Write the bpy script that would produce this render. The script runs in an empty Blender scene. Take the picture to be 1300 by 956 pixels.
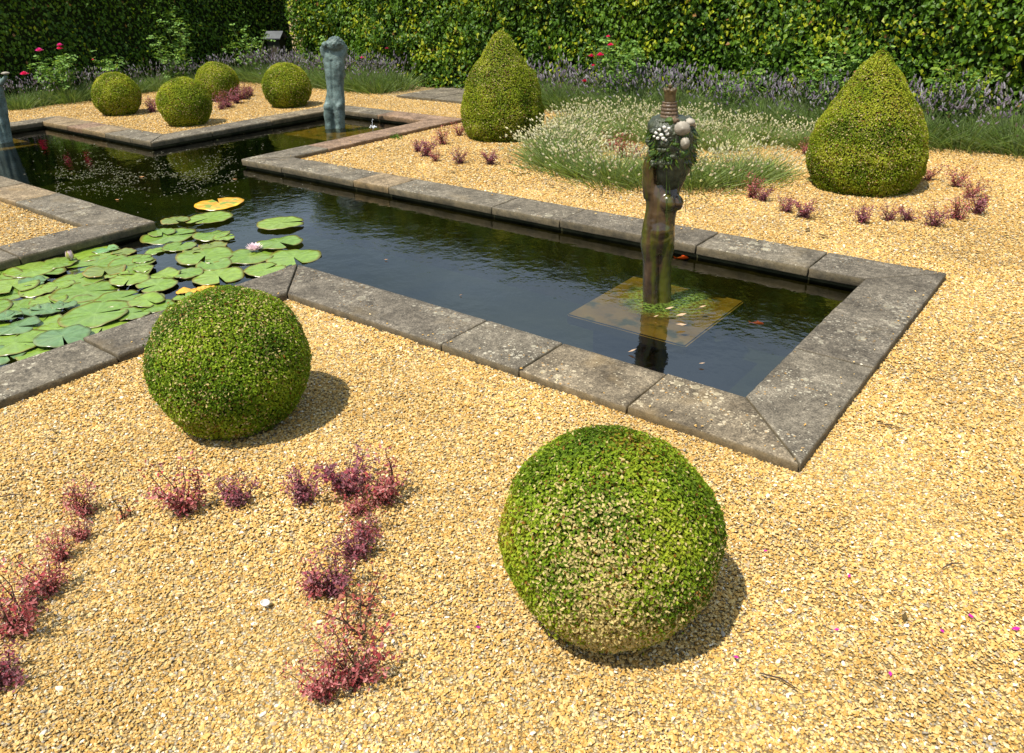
import bpy, bmesh, math, random
import numpy as np
from mathutils import Vector, Matrix, noise

random.seed(7)
R = np.random.default_rng(11)
scene = bpy.context.scene
COL = scene.collection
rad = math.radians

# ------------------------------------------------------------------ camera solved from the photograph (metres)
CAM = np.array([5.570, -2.804, 1.597]); YAW = 2.24139; PITCH = 0.438056; ROLL = -0.024606
FPX = 994.63; PX0, PY0 = 650.0, 433.5
_d = np.array([math.cos(YAW)*math.cos(PITCH), math.sin(YAW)*math.cos(PITCH), -math.sin(PITCH)])
_r = np.array([math.sin(YAW), -math.cos(YAW), 0.0]); _u = np.cross(_r, _d)
_r2 = math.cos(ROLL)*_r + math.sin(ROLL)*_u
_u2 = -math.sin(ROLL)*_r + math.cos(ROLL)*_u
GZ = -0.037      # top of the gravel
WZ = -0.085      # water level

def at(x, y, z=GZ):
    """point of the plan (survey of the photograph) on a level z"""
    v = _d + _r2*(x-PX0)/FPX + _u2*(PY0-y)/FPX
    t = (z-CAM[2])/v[2]
    return CAM + v*t

# ------------------------------------------------------------------ object helpers
def tag(o, label=None, cat=None, group=None, kind=None):
    if label: o['label'] = label
    if cat: o['category'] = cat
    if group: o['group'] = group
    if kind: o['kind'] = kind
    return o

def empty(name, loc, rz=0.0, sc=1.0):
    o = bpy.data.objects.new(name, None); COL.objects.link(o)
    o.location = loc; o.rotation_euler = (0, 0, rz); o.scale = (sc, sc, sc)
    o.empty_display_size = 0.1
    return o

def link(name, me, mat=None, parent=None):
    o = bpy.data.objects.new(name, me); COL.objects.link(o)
    if mat is not None:
        me.materials.clear(); me.materials.append(mat)
    if parent is not None: o.parent = parent
    return o

def copy_tree(o, parent=None):
    c = o.copy(); COL.objects.link(c); c.parent = parent
    for ch in list(o.children): copy_tree(ch, c)
    return c

def mesh_np(name, V, F, colors=None, smooth=False):
    """V (n,3); F list or (m,k) array; colors (n,3) point colours"""
    me = bpy.data.meshes.new(name)
    V = np.asarray(V, dtype=np.float32)
    if isinstance(F, np.ndarray):
        m, k = F.shape
        me.vertices.add(len(V)); me.vertices.foreach_set('co', V.ravel())
        me.loops.add(m*k); me.loops.foreach_set('vertex_index', F.ravel().astype(np.int32))
        me.polygons.add(m)
        me.polygons.foreach_set('loop_start', np.arange(0, m*k, k, dtype=np.int32))
        me.polygons.foreach_set('loop_total', np.full(m, k, dtype=np.int32))
        me.update(calc_edges=True)
    else:
        me.from_pydata([tuple(v) for v in V], [], F); me.update()
    if colors is not None:
        a = me.color_attributes.new('lc', 'FLOAT_COLOR', 'POINT')
        c = np.ones((len(V), 4), dtype=np.float32); c[:, :3] = colors
        a.data.foreach_set('color', c.ravel())
    me.polygons.foreach_set('use_smooth', np.full(len(me.polygons), smooth))
    return me

def nz(a):
    return a/np.maximum(np.linalg.norm(a, axis=-1, keepdims=True), 1e-9)

def vnoise(P, s, seed=0.0):
    return np.array([noise.noise(Vector((float(p[0])*s+seed, float(p[1])*s-seed, float(p[2])*s+2*seed))) for p in P])

def leaf_arrays(P, N, L, W, col, fold=0.25, T=None, curl=0.0):
    """folded leaves: base, right, tip, left, midrib"""
    n = len(P)
    N = nz(N)
    if T is None: T = R.normal(size=(n, 3))
    T = nz(T - (T*N).sum(1, keepdims=True)*N)
    B = np.cross(N, T)
    L = np.broadcast_to(L, (n,))[:, None]; W = np.broadcast_to(W, (n,))[:, None]
    b = P - T*L*0.5
    r = P + B*W*0.5 + T*L*0.02 + N*W*fold*0.5
    l = P - B*W*0.5 + T*L*0.02 + N*W*fold*0.5
    t = P + T*L*0.5 - N*L*curl
    m = P + T*L*0.05
    V = np.stack([b, r, t, l, m], 1).reshape(-1, 3)
    base = (np.arange(n)*5)[:, None]
    F = np.concatenate([base+np.array([0, 1, 2, 4]), base+np.array([0, 4, 2, 3])], 0)
    C = np.repeat(col, 5, axis=0)
    return V, F, C

def cat_arrays(lst):
    V = []; F = []; C = []; k = 0
    for v, f, c in lst:
        V.append(v); F.append(f+k); C.append(c); k += len(v)
    return np.concatenate(V), np.concatenate(F), np.concatenate(C)

def blades(P0, D, L, W, col, bend=0.25):
    """grass-like blades of two quads"""
    n = len(P0); D = nz(D)
    side = nz(np.cross(D, R.normal(size=(n, 3))))
    L = np.broadcast_to(L, (n,))[:, None]; W = np.broadcast_to(W, (n,))[:, None]
    out = D.copy(); out[:, 2] = 0
    P1 = P0 + D*L*0.5
    P2 = P0 + D*L + out*L*bend - np.array([0, 0, 1.0])*L*bend*0.4
    V = np.stack([P0-side*W/2, P0+side*W/2, P1+side*W/2, P1-side*W/2, P2+side*W*.2, P2-side*W*.2], 1).reshape(-1, 3)
    b = (np.arange(n)*6)[:, None]
    F = np.concatenate([b+np.array([0, 1, 2, 3]), b+np.array([3, 2, 4, 5])], 0)
    C = np.repeat(col, 6, axis=0)
    return V, F, C, P2

def tube_mesh(paths, seg=6):
    """paths: list of list of (point, radius)"""
    V = []; F = []
    for path in paths:
        k0 = len(V)
        pts = [Vector(p) for p, r in path]
        for i, (p, r) in enumerate(path):
            a = pts[max(i-1, 0)]; b = pts[min(i+1, len(pts)-1)]
            t = (b-a).normalized() if (b-a).length > 1e-9 else Vector((0, 0, 1))
            s = t.orthogonal().normalized(); q = t.cross(s)
            for j in range(seg):
                an = 2*math.pi*j/seg
                V.append(pts[i] + s*math.cos(an)*r + q*math.sin(an)*r)
        for i in range(len(path)-1):
            for j in range(seg):
                a = k0+i*seg+j; b = k0+i*seg+(j+1) % seg
                F.append((a, b, b+seg, a+seg))
        F.append(tuple(k0+j for j in range(seg))[::-1])
        F.append(tuple(k0+(len(path)-1)*seg+j for j in range(seg)))
    return V, F

def box_vf(x0, x1, y0, y1, z0, z1):
    V = [(x0,y0,z0),(x1,y0,z0),(x1,y1,z0),(x0,y1,z0),(x0,y0,z1),(x1,y0,z1),(x1,y1,z1),(x0,y1,z1)]
    F = [(0,3,2,1),(4,5,6,7),(0,1,5,4),(1,2,6,5),(2,3,7,6),(3,0,4,7)]
    return V, F

# ------------------------------------------------------------------ material helpers
class NT:
    def __init__(self, name):
        self.m = bpy.data.materials.new(name); self.m.use_nodes = True
        self.n = self.m.node_tree.nodes; self.l = self.m.node_tree.links
        self.n.clear(); self.out = self.n.new('ShaderNodeOutputMaterial')
    def node(self, t, **kw):
        n = self.n.new(t)
        for k, v in kw.items(): setattr(n, k, v)
        return n
    def lk(self, a, b): self.l.new(a, b)
    def coord(self, which='Object'):
        return self.node('ShaderNodeTexCoord').outputs[which]
    def noise(self, vec, scale, detail=4, rough=.55, dist=0.0):
        n = self.node('ShaderNodeTexNoise'); n.inputs['Scale'].default_value = scale
        n.inputs['Detail'].default_value = detail; n.inputs['Roughness'].default_value = rough
        n.inputs['Distortion'].default_value = dist
        if vec is not None: self.lk(vec, n.inputs['Vector'])
        return n.outputs['Fac']
    def ramp(self, fac, stops, interp='LINEAR'):
        n = self.node('ShaderNodeValToRGB'); e = n.color_ramp.elements
        n.color_ramp.interpolation = interp
        while len(e) < len(stops): e.new(0.5)
        for i, (p, c) in enumerate(stops):
            e[i].position = p
            e[i].color = (c, c, c, 1) if not isinstance(c, tuple) else (c[0], c[1], c[2], 1)
        self.lk(fac, n.inputs['Fac']); return n.outputs['Color']
    def mix(self, a, b, f, blend='MIX'):
        n = self.node('ShaderNodeMix', data_type='RGBA', blend_type=blend)
        n.clamp_factor = True
        for s, v in ((n.inputs[6], a), (n.inputs[7], b)):
            if isinstance(v, tuple): s.default_value = (v[0], v[1], v[2], 1)
            else: self.lk(v, s)
        if isinstance(f, (int, float)): n.inputs[0].default_value = f
        else: self.lk(f, n.inputs[0])
        return n.outputs[2]
    def math(self, op, a, b=None, clamp=False):
        n = self.node('ShaderNodeMath', operation=op, use_clamp=clamp)
        for s, v in ((n.inputs[0], a), (n.inputs[1], b)):
            if v is None: continue
            if isinstance(v, (int, float)): s.default_value = v
            else: self.lk(v, s)
        return n.outputs[0]
    def bsdf(self, color, rough=.6, spec=.5, bump=None, bstr=.3, bdist=.01, metallic=0.0):
        b = self.node('ShaderNodeBsdfPrincipled')
        if isinstance(color, tuple): b.inputs['Base Color'].default_value = (*color, 1)
        else: self.lk(color, b.inputs['Base Color'])
        if isinstance(rough, (int, float)): b.inputs['Roughness'].default_value = rough
        else: self.lk(rough, b.inputs['Roughness'])
        b.inputs['Specular IOR Level'].default_value = spec
        b.inputs['Metallic'].default_value = metallic
        if bump is not None:
            k = self.node('ShaderNodeBump'); k.inputs['Strength'].default_value = bstr
            k.inputs['Distance'].default_value = bdist
            self.lk(bump, k.inputs['Height']); self.lk(k.outputs['Normal'], b.inputs['Normal'])
        return b
    def done(self, sh):
        self.lk(sh.outputs[0] if hasattr(sh, 'outputs') else sh, self.out.inputs['Surface']); return self.m

def foliage_mat(name, trans=.3, rough=.45, spec=.35, tint=(1.25, 1.2, .55)):
    t = NT(name)
    a = t.node('ShaderNodeAttribute', attribute_name='lc').outputs['Color']
    b = t.bsdf(a, rough, spec)
    tr = t.node('ShaderNodeBsdfTranslucent')
    t.lk(t.mix(a, tint, 1.0, 'MULTIPLY'), tr.inputs['Color'])
    m = t.node('ShaderNodeMixShader'); m.inputs[0].default_value = trans
    t.lk(b.outputs[0], m.inputs[1]); t.lk(tr.outputs[0], m.inputs[2])
    return t.done(m)

def plain(name, col, rough=.7, spec=.3, var=.25, scale=8, bstr=.3, bdist=.004):
    t = NT(name); c = t.coord()
    n = t.noise(c, scale, 5)
    lo = tuple(x*(1-var) for x in col); hi = tuple(min(1, x*(1+var)) for x in col)
    return t.done(t.bsdf(t.ramp(n, [(.3, lo), (.7, hi)]), rough, spec, t.noise(c, scale*6, 4), bstr, bdist))

M = {}
M['hedge'] = foliage_mat('hedge_leaf', .36, .45, .28)
M['box'] = foliage_mat('box_leaf', .36, .6, .15)
M['soft'] = foliage_mat('soft_foliage', .3, .6, .2)
M['petal'] = foliage_mat('petal', .3, .55, .2, (1.1, 1.0, 1.0))
M['flower'] = foliage_mat('flower_spike', .2, .8, .1, (1.0, 1.0, 1.0))
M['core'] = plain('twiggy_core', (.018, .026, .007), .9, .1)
M['twig'] = plain('twig_bark', (.07, .045, .03), .85, .2)
M['cane'] = plain('green_cane', (.10, .12, .04), .6, .3)
M['soil'] = plain('dark_soil', (.09, .06, .04), .95, .1, .4, 12, .8, .02)

def stone_mat(name, tint=(1, 1, 1), lichen=1.0, base=None):
    t = NT(name)
    g = t.node('ShaderNodeNewGeometry'); P = g.outputs['Position']
    oi = t.node('ShaderNodeObjectInfo').outputs['Random']
    shift = t.node('ShaderNodeCombineXYZ')
    t.lk(t.math('MULTIPLY', oi, 37.0), shift.inputs[0]); t.lk(t.math('MULTIPLY', oi, 11.0), shift.inputs[1])
    add = t.node('ShaderNodeVectorMath', operation='ADD'); t.lk(P, add.inputs[0]); t.lk(shift.outputs[0], add.inputs[1])
    Q = add.outputs[0]
    n1 = t.noise(Q, 5, 8, .65, .3); n2 = t.noise(Q, 32, 6, .7); n3 = t.noise(Q, 140, 3, .7)
    c1 = t.ramp(n1, [(.25, (.054, .044, .031)), (.43, (.102, .086, .063)), (.58, (.152, .129, .095)), (.76, (.235, .20, .148))])
    c2 = t.ramp(n2, [(.3, .42), (.44, .85), (.56, 1.15), (.7, 1.75)])
    col = t.mix(c1, c2, 1.0, 'MULTIPLY')
    c3 = t.ramp(n3, [(.34, .35), (.5, 1.0), (.66, 1.8)])
    col = t.mix(col, c3, .8, 'MULTIPLY')
    # ochre and dark algae stains
    n4 = t.noise(Q, 3.1, 5, .6)
    col = t.mix(col, (.20, .145, .07), t.ramp(n4, [(.56, 0.0), (.72, .45)]))
    # round pale lichens: rings and filled, in two sizes
    wob = t.node('ShaderNodeVectorMath', operation='ADD')
    nn = t.node('ShaderNodeTexNoise'); nn.inputs['Scale'].default_value = 60; t.lk(Q, nn.inputs['Vector'])
    sc = t.node('ShaderNodeVectorMath', operation='SCALE'); sc.inputs['Scale'].default_value = .012
    t.lk(nn.outputs['Color'], sc.inputs[0]); t.lk(Q, wob.inputs[0]); t.lk(sc.outputs[0], wob.inputs[1])
    sepn0 = t.node('ShaderNodeSeparateXYZ'); t.lk(g.outputs['Normal'], sepn0.inputs[0])
    upw = t.ramp(sepn0.outputs[2], [(.5, 0.0), (.85, 1.0)])
    def spots(scale, dens, r0, r1, colr, ring=False, amount=.8):
        nonlocal col
        v = t.node('ShaderNodeTexVoronoi', voronoi_dimensions='2D'); v.inputs['Scale'].default_value = scale; t.lk(wob.outputs[0], v.inputs['Vector'])
        sep = t.node('ShaderNodeSeparateColor'); t.lk(v.outputs['Color'], sep.inputs[0])
        rr = t.math('ADD', t.math('MULTIPLY', sep.outputs[0], r1-r0), r0)
        q = t.math('DIVIDE', v.outputs['Distance'], rr)
        inside = t.ramp(q, [(.0, .55 if ring else 1.0), (.55, .5 if ring else 1.0), (.8, 1.0), (.98, 0.0)])
        clus = t.ramp(t.noise(Q, 2.6, 3), [(.46, 0.0), (.6, 1.3)])
        sel = t.math('GREATER_THAN', t.math('ADD', sep.outputs[1], t.math('MULTIPLY', clus, .18)), 1.18-dens)
        f = t.math('MULTIPLY', t.math('MULTIPLY', inside, upw), sel); f = t.math('MULTIPLY', f, amount*lichen)
        col = t.mix(col, colr, f)
    spots(11, .12, .18, .38, (.42, .38, .27), True, .55)
    spots(19, .08, .2, .42, (.42, .38, .27), False, .5)
    spots(36, .13, .2, .42, (.50, .45, .34), False, .6)
    spots(85, .2, .18, .4, (.5, .46, .35), False, .65)
    spots(52, .10, .18, .3, (.36, .20, .05), False, .65)
    # side faces: mossy ochre weathering towards the lower edge of each slab
    sepn = t.node('ShaderNodeSeparateXYZ'); t.lk(g.outputs['Normal'], sepn.inputs[0])
    side = t.ramp(t.math('ABSOLUTE', sepn.outputs[2]), [(.3, 1.0), (.8, 0.0)])
    moss = t.ramp(t.noise(Q, 14, 5, .7), [(.35, (.06, .05, .028)), (.6, (.15, .115, .06)), (.75, (.22, .19, .13))])
    col = t.mix(col, moss, t.math('MULTIPLY', side, .7))
    col = t.mix(col, tint, 1.0, 'MULTIPLY')
    h = t.math('ADD', t.math('MULTIPLY', n2, .9), t.math('MULTIPLY', n3, .5))
    return t.done(t.bsdf(col, .85, .25, h, .55, .006))

M['stone'] = [stone_mat('weathered_limestone', (1.0, .99, .97)),
              stone_mat('weathered_limestone_warm', (1.12, 1.04, .92)),
              stone_mat('weathered_limestone_dark', (.86, .85, .85), .8),
              stone_mat('weathered_sandstone_pink', (1.45, 1.12, 1.0), .35),
              stone_mat('weathered_sandstone_tan', (1.5, 1.3, 1.05), .4)]

# gravel
t = NT('pebble')
r_ = t.node('ShaderNodeObjectInfo').outputs['Random']
c = t.ramp(r_, [(0, (.25, .16, .06)), (.03, (.50, .29, .07)), (.2, (.60, .38, .11)), (.38, (.64, .43, .15)),
                (.52, (.66, .48, .20)), (.64, (.70, .54, .28)), (.74, (.56, .33, .085)), (.84, (.65, .45, .18)), (.92, (.42, .33, .2)),
                (.95, (.34, .30, .24)), (.965, (.80, .72, .56)), (1.0, (.8, .75, .65))], 'CONSTANT')
pn = t.noise(t.node('ShaderNodeNewGeometry').outputs['Position'], 1.1, 5, .6)
c = t.mix(c, t.ramp(pn, [(.36, (.80, .77, .73)), (.64, (1.02, .99, .96))]), 1.0, 'MULTIPLY')
M['pebble'] = t.done(t.bsdf(c, .62, .3))
t = NT('gravel_bed')
P = t.coord()
v = t.node('ShaderNodeTexVoronoi'); v.inputs['Scale'].default_value = 130; t.lk(P, v.inputs['Vector'])
s = t.node('ShaderNodeSeparateColor'); t.lk(v.outputs['Color'], s.inputs[0])
c = t.ramp(s.outputs[0], [(0, (.2, .13, .06)), (.15, (.40, .25, .085)), (.5, (.48, .33, .14)), (.8, (.55, .42, .22)), (1, (.6, .52, .4))])
c = t.mix(c, t.ramp(v.outputs['Distance'], [(.25, 1.0), (.6, .45)]), 1.0, 'MULTIPLY')
M['gravel'] = t.done(t.bsdf(c, .9, .1, t.math('SUBTRACT', 1.0, v.outputs['Distance']), .8, .006))

# ------------------------------------------------------------------ plan of the pool
Cw = .35
SX0, SX1 = 0.0, 1.664; Y0, Y1 = 0.0, 1.682; XE = 4.5675; NX0, NX1 = -3.043, -1.356; YN = 4.31; XW = -5.70; SY = -4.2

def in_pool(x, y, m=0.0):
    x = np.asarray(x); y = np.asarray(y)
    a = (x > XW-m) & (x < XE+m) & (y > Y0-m) & (y < Y1+m)
    b = (x > NX0-m) & (x < NX1+m) & (y > Y1-.5) & (y < YN+m)
    c = (x > SX0-m) & (x < SX1+m) & (y > SY-m) & (y < Y0+.5)
    return a | b | c

def cell_sheet(name, xs, ys, keep, z, mat, kind='structure', label=None):
    V = []; F = []; idx = {}
    def vi(i, j):
        if (i, j) not in idx: idx[(i, j)] = len(V); V.append((xs[i], ys[j], z))
        return idx[(i, j)]
    for i in range(len(xs)-1):
        for j in range(len(ys)-1):
            if keep((xs[i]+xs[i+1])/2, (ys[j]+ys[j+1])/2): F.append((vi(i, j), vi(i+1, j), vi(i+1, j+1), vi(i, j+1)))
    me = bpy.data.meshes.new(name); me.from_pydata(V, [], F); me.update()
    o = link(name, me, mat); tag(o, label, None, None, kind)
    return o

m_ = .18
xs = sorted({-150, XW-m_, NX0-m_, NX1+m_, SX0-m_, SX1+m_, XE+m_, 150}); ys = sorted({-150, SY-m_, Y0-m_, Y1+m_, YN+m_, 150})
cell_sheet('ground', xs, ys, lambda x, y: not bool(in_pool(x, y, m_-.01)), GZ-.0075, M['gravel'], label='golden gravel ground between the ponds and hedges')
# pond bed and lining
t = NT('pond_lining'); c = t.coord('Object')
M['lining'] = t.done(t.bsdf(t.ramp(t.noise(c, 9, 5), [(.3, (.02, .022, .01)), (.7, (.07, .065, .03))]), .9, .2))
t = NT('pond_silt'); c = t.coord('Object')
M['silt'] = t.done(t.bsdf(t.ramp(t.noise(c, 2.5, 6), [(.3, (.014, .026, .003)), (.7, (.045, .062, .008))]), .95, .1))
w_ = .03
xs = [XW-w_, NX0-w_, SX0-w_, NX1+w_, SX1+w_, XE+w_]; xs = sorted(xs); ys = sorted([SY, Y0-w_, Y1+w_, YN+w_])
cell_sheet('pond_bed', xs, ys, lambda x, y: bool(in_pool(x, y, w_-.01)), -.62, M['silt'], label='dark silty bed of the pond')

# ------------------------------------------------------------------ water
t = NT('pond_water')
P = t.node('ShaderNodeNewGeometry').outputs['Position']
mp = t.node('ShaderNodeMapping'); t.lk(P, mp.inputs['Vector']); mp.inputs['Scale'].default_value = (1, 1, 1)
n1 = t.noise(mp.outputs[0], 7, 3, .5); n2 = t.noise(mp.outputs[0], 30, 2, .5)
# ring ripples under the dripping statue
sp = t.node('ShaderNodeVectorMath', operation='DISTANCE'); t.lk(P, sp.inputs[0]); sp.inputs[1].default_value = (3.80, 1.02, WZ)
wv = t.math('SINE', t.math('MULTIPLY', sp.outputs['Value'], 150.0))
fall = t.ramp(sp.outputs['Value'], [(.0, 1.0), (.15, .8), (.5, .0)])
h = t.math('ADD', t.math('MULTIPLY', n1, 1.0), t.math('MULTIPLY', n2, .22))
h = t.math('ADD', h, t.math('MULTIPLY', t.math('MULTIPLY', wv, fall), .05))
bp = t.node('ShaderNodeBump'); bp.inputs['Strength'].default_value = .045; bp.inputs['Distance'].default_value = .05
t.lk(h, bp.inputs['Height'])
gl = t.node('ShaderNodeBsdfGlossy'); gl.inputs['Roughness'].default_value = .015; t.lk(bp.outputs[0], gl.inputs['Normal'])
tr = t.node('ShaderNodeBsdfTransparent'); tr.inputs['Color'].default_value = (.52, .50, .25, 1)
fr = t.node('ShaderNodeFresnel'); fr.inputs['IOR'].default_value = 2.15; t.lk(bp.outputs[0], fr.inputs['Normal'])
mx = t.node('ShaderNodeMixShader'); t.lk(fr.outputs[0], mx.inputs[0]); t.lk(tr.outputs[0], mx.inputs[1]); t.lk(gl.outputs[0], mx.inputs[2])
M['water'] = t.done(mx)
cell_sheet('water', xs, ys, lambda x, y: bool(in_pool(x, y, w_-.01)), WZ, M['water'], label='still dark green pond water reflecting hedge and sky')

# ------------------------------------------------------------------ coping
coping = empty('pond_coping', (0, 0, 0))
tag(coping, 'weathered grey stone slabs with lichen edging the cross shaped pond', 'coping')
TH = .058
def stone(poly, mat, zoff=0.0):
    """poly: inner a, inner b, outer b, outer a"""
    a, b, c_, d = [Vector((p[0], p[1], 0)) for p in poly]
    Ln = max((b-a).length, (c_-d).length); gap = .0045
    nu = max(3, int(Ln/.025)); nv = 9
    us = [gap/Ln] + [gap/Ln + .006/Ln] + [i/nu for i in range(1, nu)] + [1-gap/Ln-.006/Ln, 1-gap/Ln]
    vs = [0, .018] + [i/nv for i in range(1, nv)] + [.982, 1]
    sd = random.uniform(0, 100)
    V = []; F = []
    nU, nV = len(us), len(vs)
    tz = (random.uniform(-.0025, .0025), random.uniform(-.002, .002))
    def pos(u, v, z):
        p = a*(1-u)*(1-v)+b*u*(1-v)+c_*u*v+d*(1-u)*v
        p = p.copy(); p.z = z + zoff + tz[0]*(u-.5)+tz[1]*(v-.5); return p
    cen = (a+b+c_+d)/4
    def rough(p, edge, z):
        q = Vector((p.x*9+sd, p.y*9, z*20)); w = noise.noise(q)*.003 + noise.noise(q*4)*.0018
        if edge:
            dv = (cen-p); dv.z = 0; dv.normalize()
            ch = max(0, noise.noise(q*2.2+Vector((5, 5, 5))))*.009
            p = p + dv*(ch*.7)
            p.z += w*.3 - ch*.35
        else: p.z += w*.55
        return p
    for j, v in enumerate(vs):
        for i, u in enumerate(us):
            edge = i in (0, nU-1) or j in (0, nV-1)
            p = pos(u, v, -.0045 if edge else 0)
            V.append(rough(p, edge, 0))
    for j in range(nV-1):
        for i in range(nU-1):
            k = j*nU+i; F.append((k, k+1, k+nU+1, k+nU))
    loop = [i for i in range(nU)] + [j*nU+nU-1 for j in range(1, nV)] + [(nV-1)*nU+i for i in range(nU-2, -1, -1)] + [j*nU for j in range(nV-2, 0, -1)]
    rings = [loop]
    for z in (-TH*.45, -TH*.9, -TH):
        ring = []
        for k in loop:
            j, i = divmod(k, nU); p = pos(us[i], vs[j], z); p = rough(p, True, z) if z > -TH else p
            if z == -TH:
                dv = cen-p; dv.z = 0; p = p+dv.normalized()*.004
            ring.append(len(V)); V.append(p)
        rings.append(ring)
    n = len(loop)
    for r0, r1 in zip(rings, rings[1:]):
        for k in range(n): F.append((r0[k], r1[k], r1[(k+1) % n], r0[(k+1) % n]))
    F.append(tuple(rings[-1]))
    me = bpy.data.meshes.new('coping_stone'); me.from_pydata([tuple(v) for v in V], [], F); me.update()
    bm = bmesh.new(); bm.from_mesh(me); bmesh.ops.recalc_face_normals(bm, faces=bm.faces)
    bm.to_mesh(me); bm.free()
    me.polygons.foreach_set('use_smooth', np.ones(len(me.polygons), dtype=bool))
    return link('coping_stone', me, mat, coping)

def strip(axis, inner, outer, a, b, joints, mats=None):
    """axis 'x': runs along x between a=(inner,outer) and b; joints straight"""
    js = [a] + [(j, j) for j in joints] + [b]
    for i, (p, q) in enumerate(zip(js, js[1:])):
        if axis == 'x': poly = [(p[0], inner), (q[0], inner), (q[1], outer), (p[1], outer)]
        else: poly = [(inner, p[0]), (inner, q[0]), (outer, q[1]), (outer, p[1])]
        k = mats[i % len(mats)] if mats else random.choice([0, 0, 1, 2])
        stone(poly, M['stone'][k], random.uniform(-.0035, .0035))
jx = lambda L: [float(at(x, y, 0)[0]) for x, y in L]
jy = lambda L: [float(at(x, y, 0)[1]) for x, y in L]
# E arm, near side
strip('x', Y0, Y0-Cw, (SX1, SX1+Cw), (XE, XE+Cw), jx([(617, 407), (712.6, 436), (844.6, 476)]), [2, 0, 1, 1])
strip('y', XE, XE+Cw, (Y0, Y0-Cw), (Y1, Y1+Cw), [float(at(1013, 443, 0)[1]), float(at(1075, 385.5, 0)[1])], [0, 2, 2])
strip('x', Y1, Y1+Cw, (NX1, NX1+Cw), (XE, XE+Cw), jx([(360, 211), (448.6, 229), (495, 237), (623, 263), (704.6, 281.5), (878.6, 315), (1021, 344)]), [0, 0, 4, 0, 0, 2, 0, 2])
strip('y', NX1, NX1+Cw, (Y1, Y1+Cw), (YN, YN+Cw), [2.5, 3.3], [0, 3, 3])
strip('x', YN, YN+Cw, (NX0, NX0-Cw), (NX1, NX1+Cw), [-2.55, -2.2], [0, 2, 3])
strip('y', NX0, NX0-Cw, (Y1, Y1+Cw), (YN, YN+Cw), [2.45, 3.3], [0, 2, 1])
strip('x', Y1, Y1+Cw, (XW, XW-Cw), (NX0, NX0-Cw), jx([(71, 162), (97, 164.5), (124, 170.5), (154, 177)]), [4, 3, 4, 0, 0])
strip('y', XW, XW-Cw, (Y0, Y0-Cw), (Y1, Y1+Cw), [.5, 1.1], [0, 4, 0])
strip('x', Y0, Y0-Cw, (XW, XW-Cw), (SX0, SX0-Cw), [-4.7, -3.9] + jx([(31, 232), (78, 244), (130, 259)]), [0, 0, 1, 4, 0, 0])
strip('y', SX0, SX0-Cw, (SY, SY), (Y0, Y0-Cw), [-3.4, -2.4, -1.75, -.95], [2, 0, 2, 0, 2])
strip('y', SX1, SX1+Cw, (SY, SY), (Y0, Y0-Cw), [-3.3, -2.3, float(at(110, 432, 0)[1])], [2, 0, 0, 2])
# wall under the coping
V = []; F = []
segs = [((SX1, SY), (SX1, Y0)), ((SX1, Y0), (XE, Y0)), ((XE, Y0), (XE, Y1)), ((XE, Y1), (NX1, Y1)), ((NX1, Y1), (NX1, YN)), ((NX1, YN), (NX0, YN)),
        ((NX0, YN), (NX0, Y1)), ((NX0, Y1), (XW, Y1)), ((XW, Y1), (XW, Y0)), ((XW, Y0), (SX0, Y0)), ((SX0, Y0), (SX0, SY)), ((SX0, SY), (SX1, SY))]
off = .025
P_ = [Vector((*s_[0], 0)) for s_ in segs]
n = len(P_); pts = []
for i in range(n):
    p = P_[i]; e0 = (P_[i]-P_[i-1]).normalized(); e1 = (P_[(i+1) % n]-P_[i]).normalized()
    o0 = Vector((e0.y, -e0.x, 0)); o1 = Vector((e1.y, -e1.x, 0))
    pts.append((p+(o0+o1)*off, p+(o0+o1)*(off+.1)))
for pi, po in pts:
    V += [(pi.x, pi.y, -TH-.002), (pi.x, pi.y, -.63), (po.x, po.y, -.63), (po.x, po.y, -TH-.002)]
for i in range(n):
    a = 4*i; b = 4*((i+1) % n)
    F += [(a, b, b+1, a+1), (a+3, a+2, b+2, b+3), (a, a+3, b+3, b)]
me = bpy.data.meshes.new('pond_wall'); me.from_pydata(V, [], F)
link('pond_wall', me, M['lining'], coping)

# ------------------------------------------------------------------ gravel pebbles (uncountable: one stuff object)
pc = bpy.data.collections.new('pebble_shapes')
for k in range(4):
    bm = bmesh.new(); bmesh.ops.create_icosphere(bm, subdivisions=2, radius=.5)
    sd = Vector((k*7.3, k*3.1, 1.7))
    ax = [(1.05, .76, .42), (1.1, .62, .38), (.95, .85, .34), (1.1, .7, .5)][k]
    for v in bm.verts:
        f = 1 + noise.noise(v.co*2.6+sd)*.85 + noise.noise(v.co*6+sd)*.2
        v.co = Vector((v.co.x*ax[0], v.co.y*ax[1], v.co.z*ax[2]))*f
    me = bpy.data.meshes.new('pebble'); bm.to_mesh(me); bm.free()
    me.polygons.foreach_set('use_smooth', np.full(len(me.polygons), False))
    me.materials.append(M['pebble'])
    o = bpy.data.objects.new('pebble', me); pc.objects.link(o)

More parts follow.
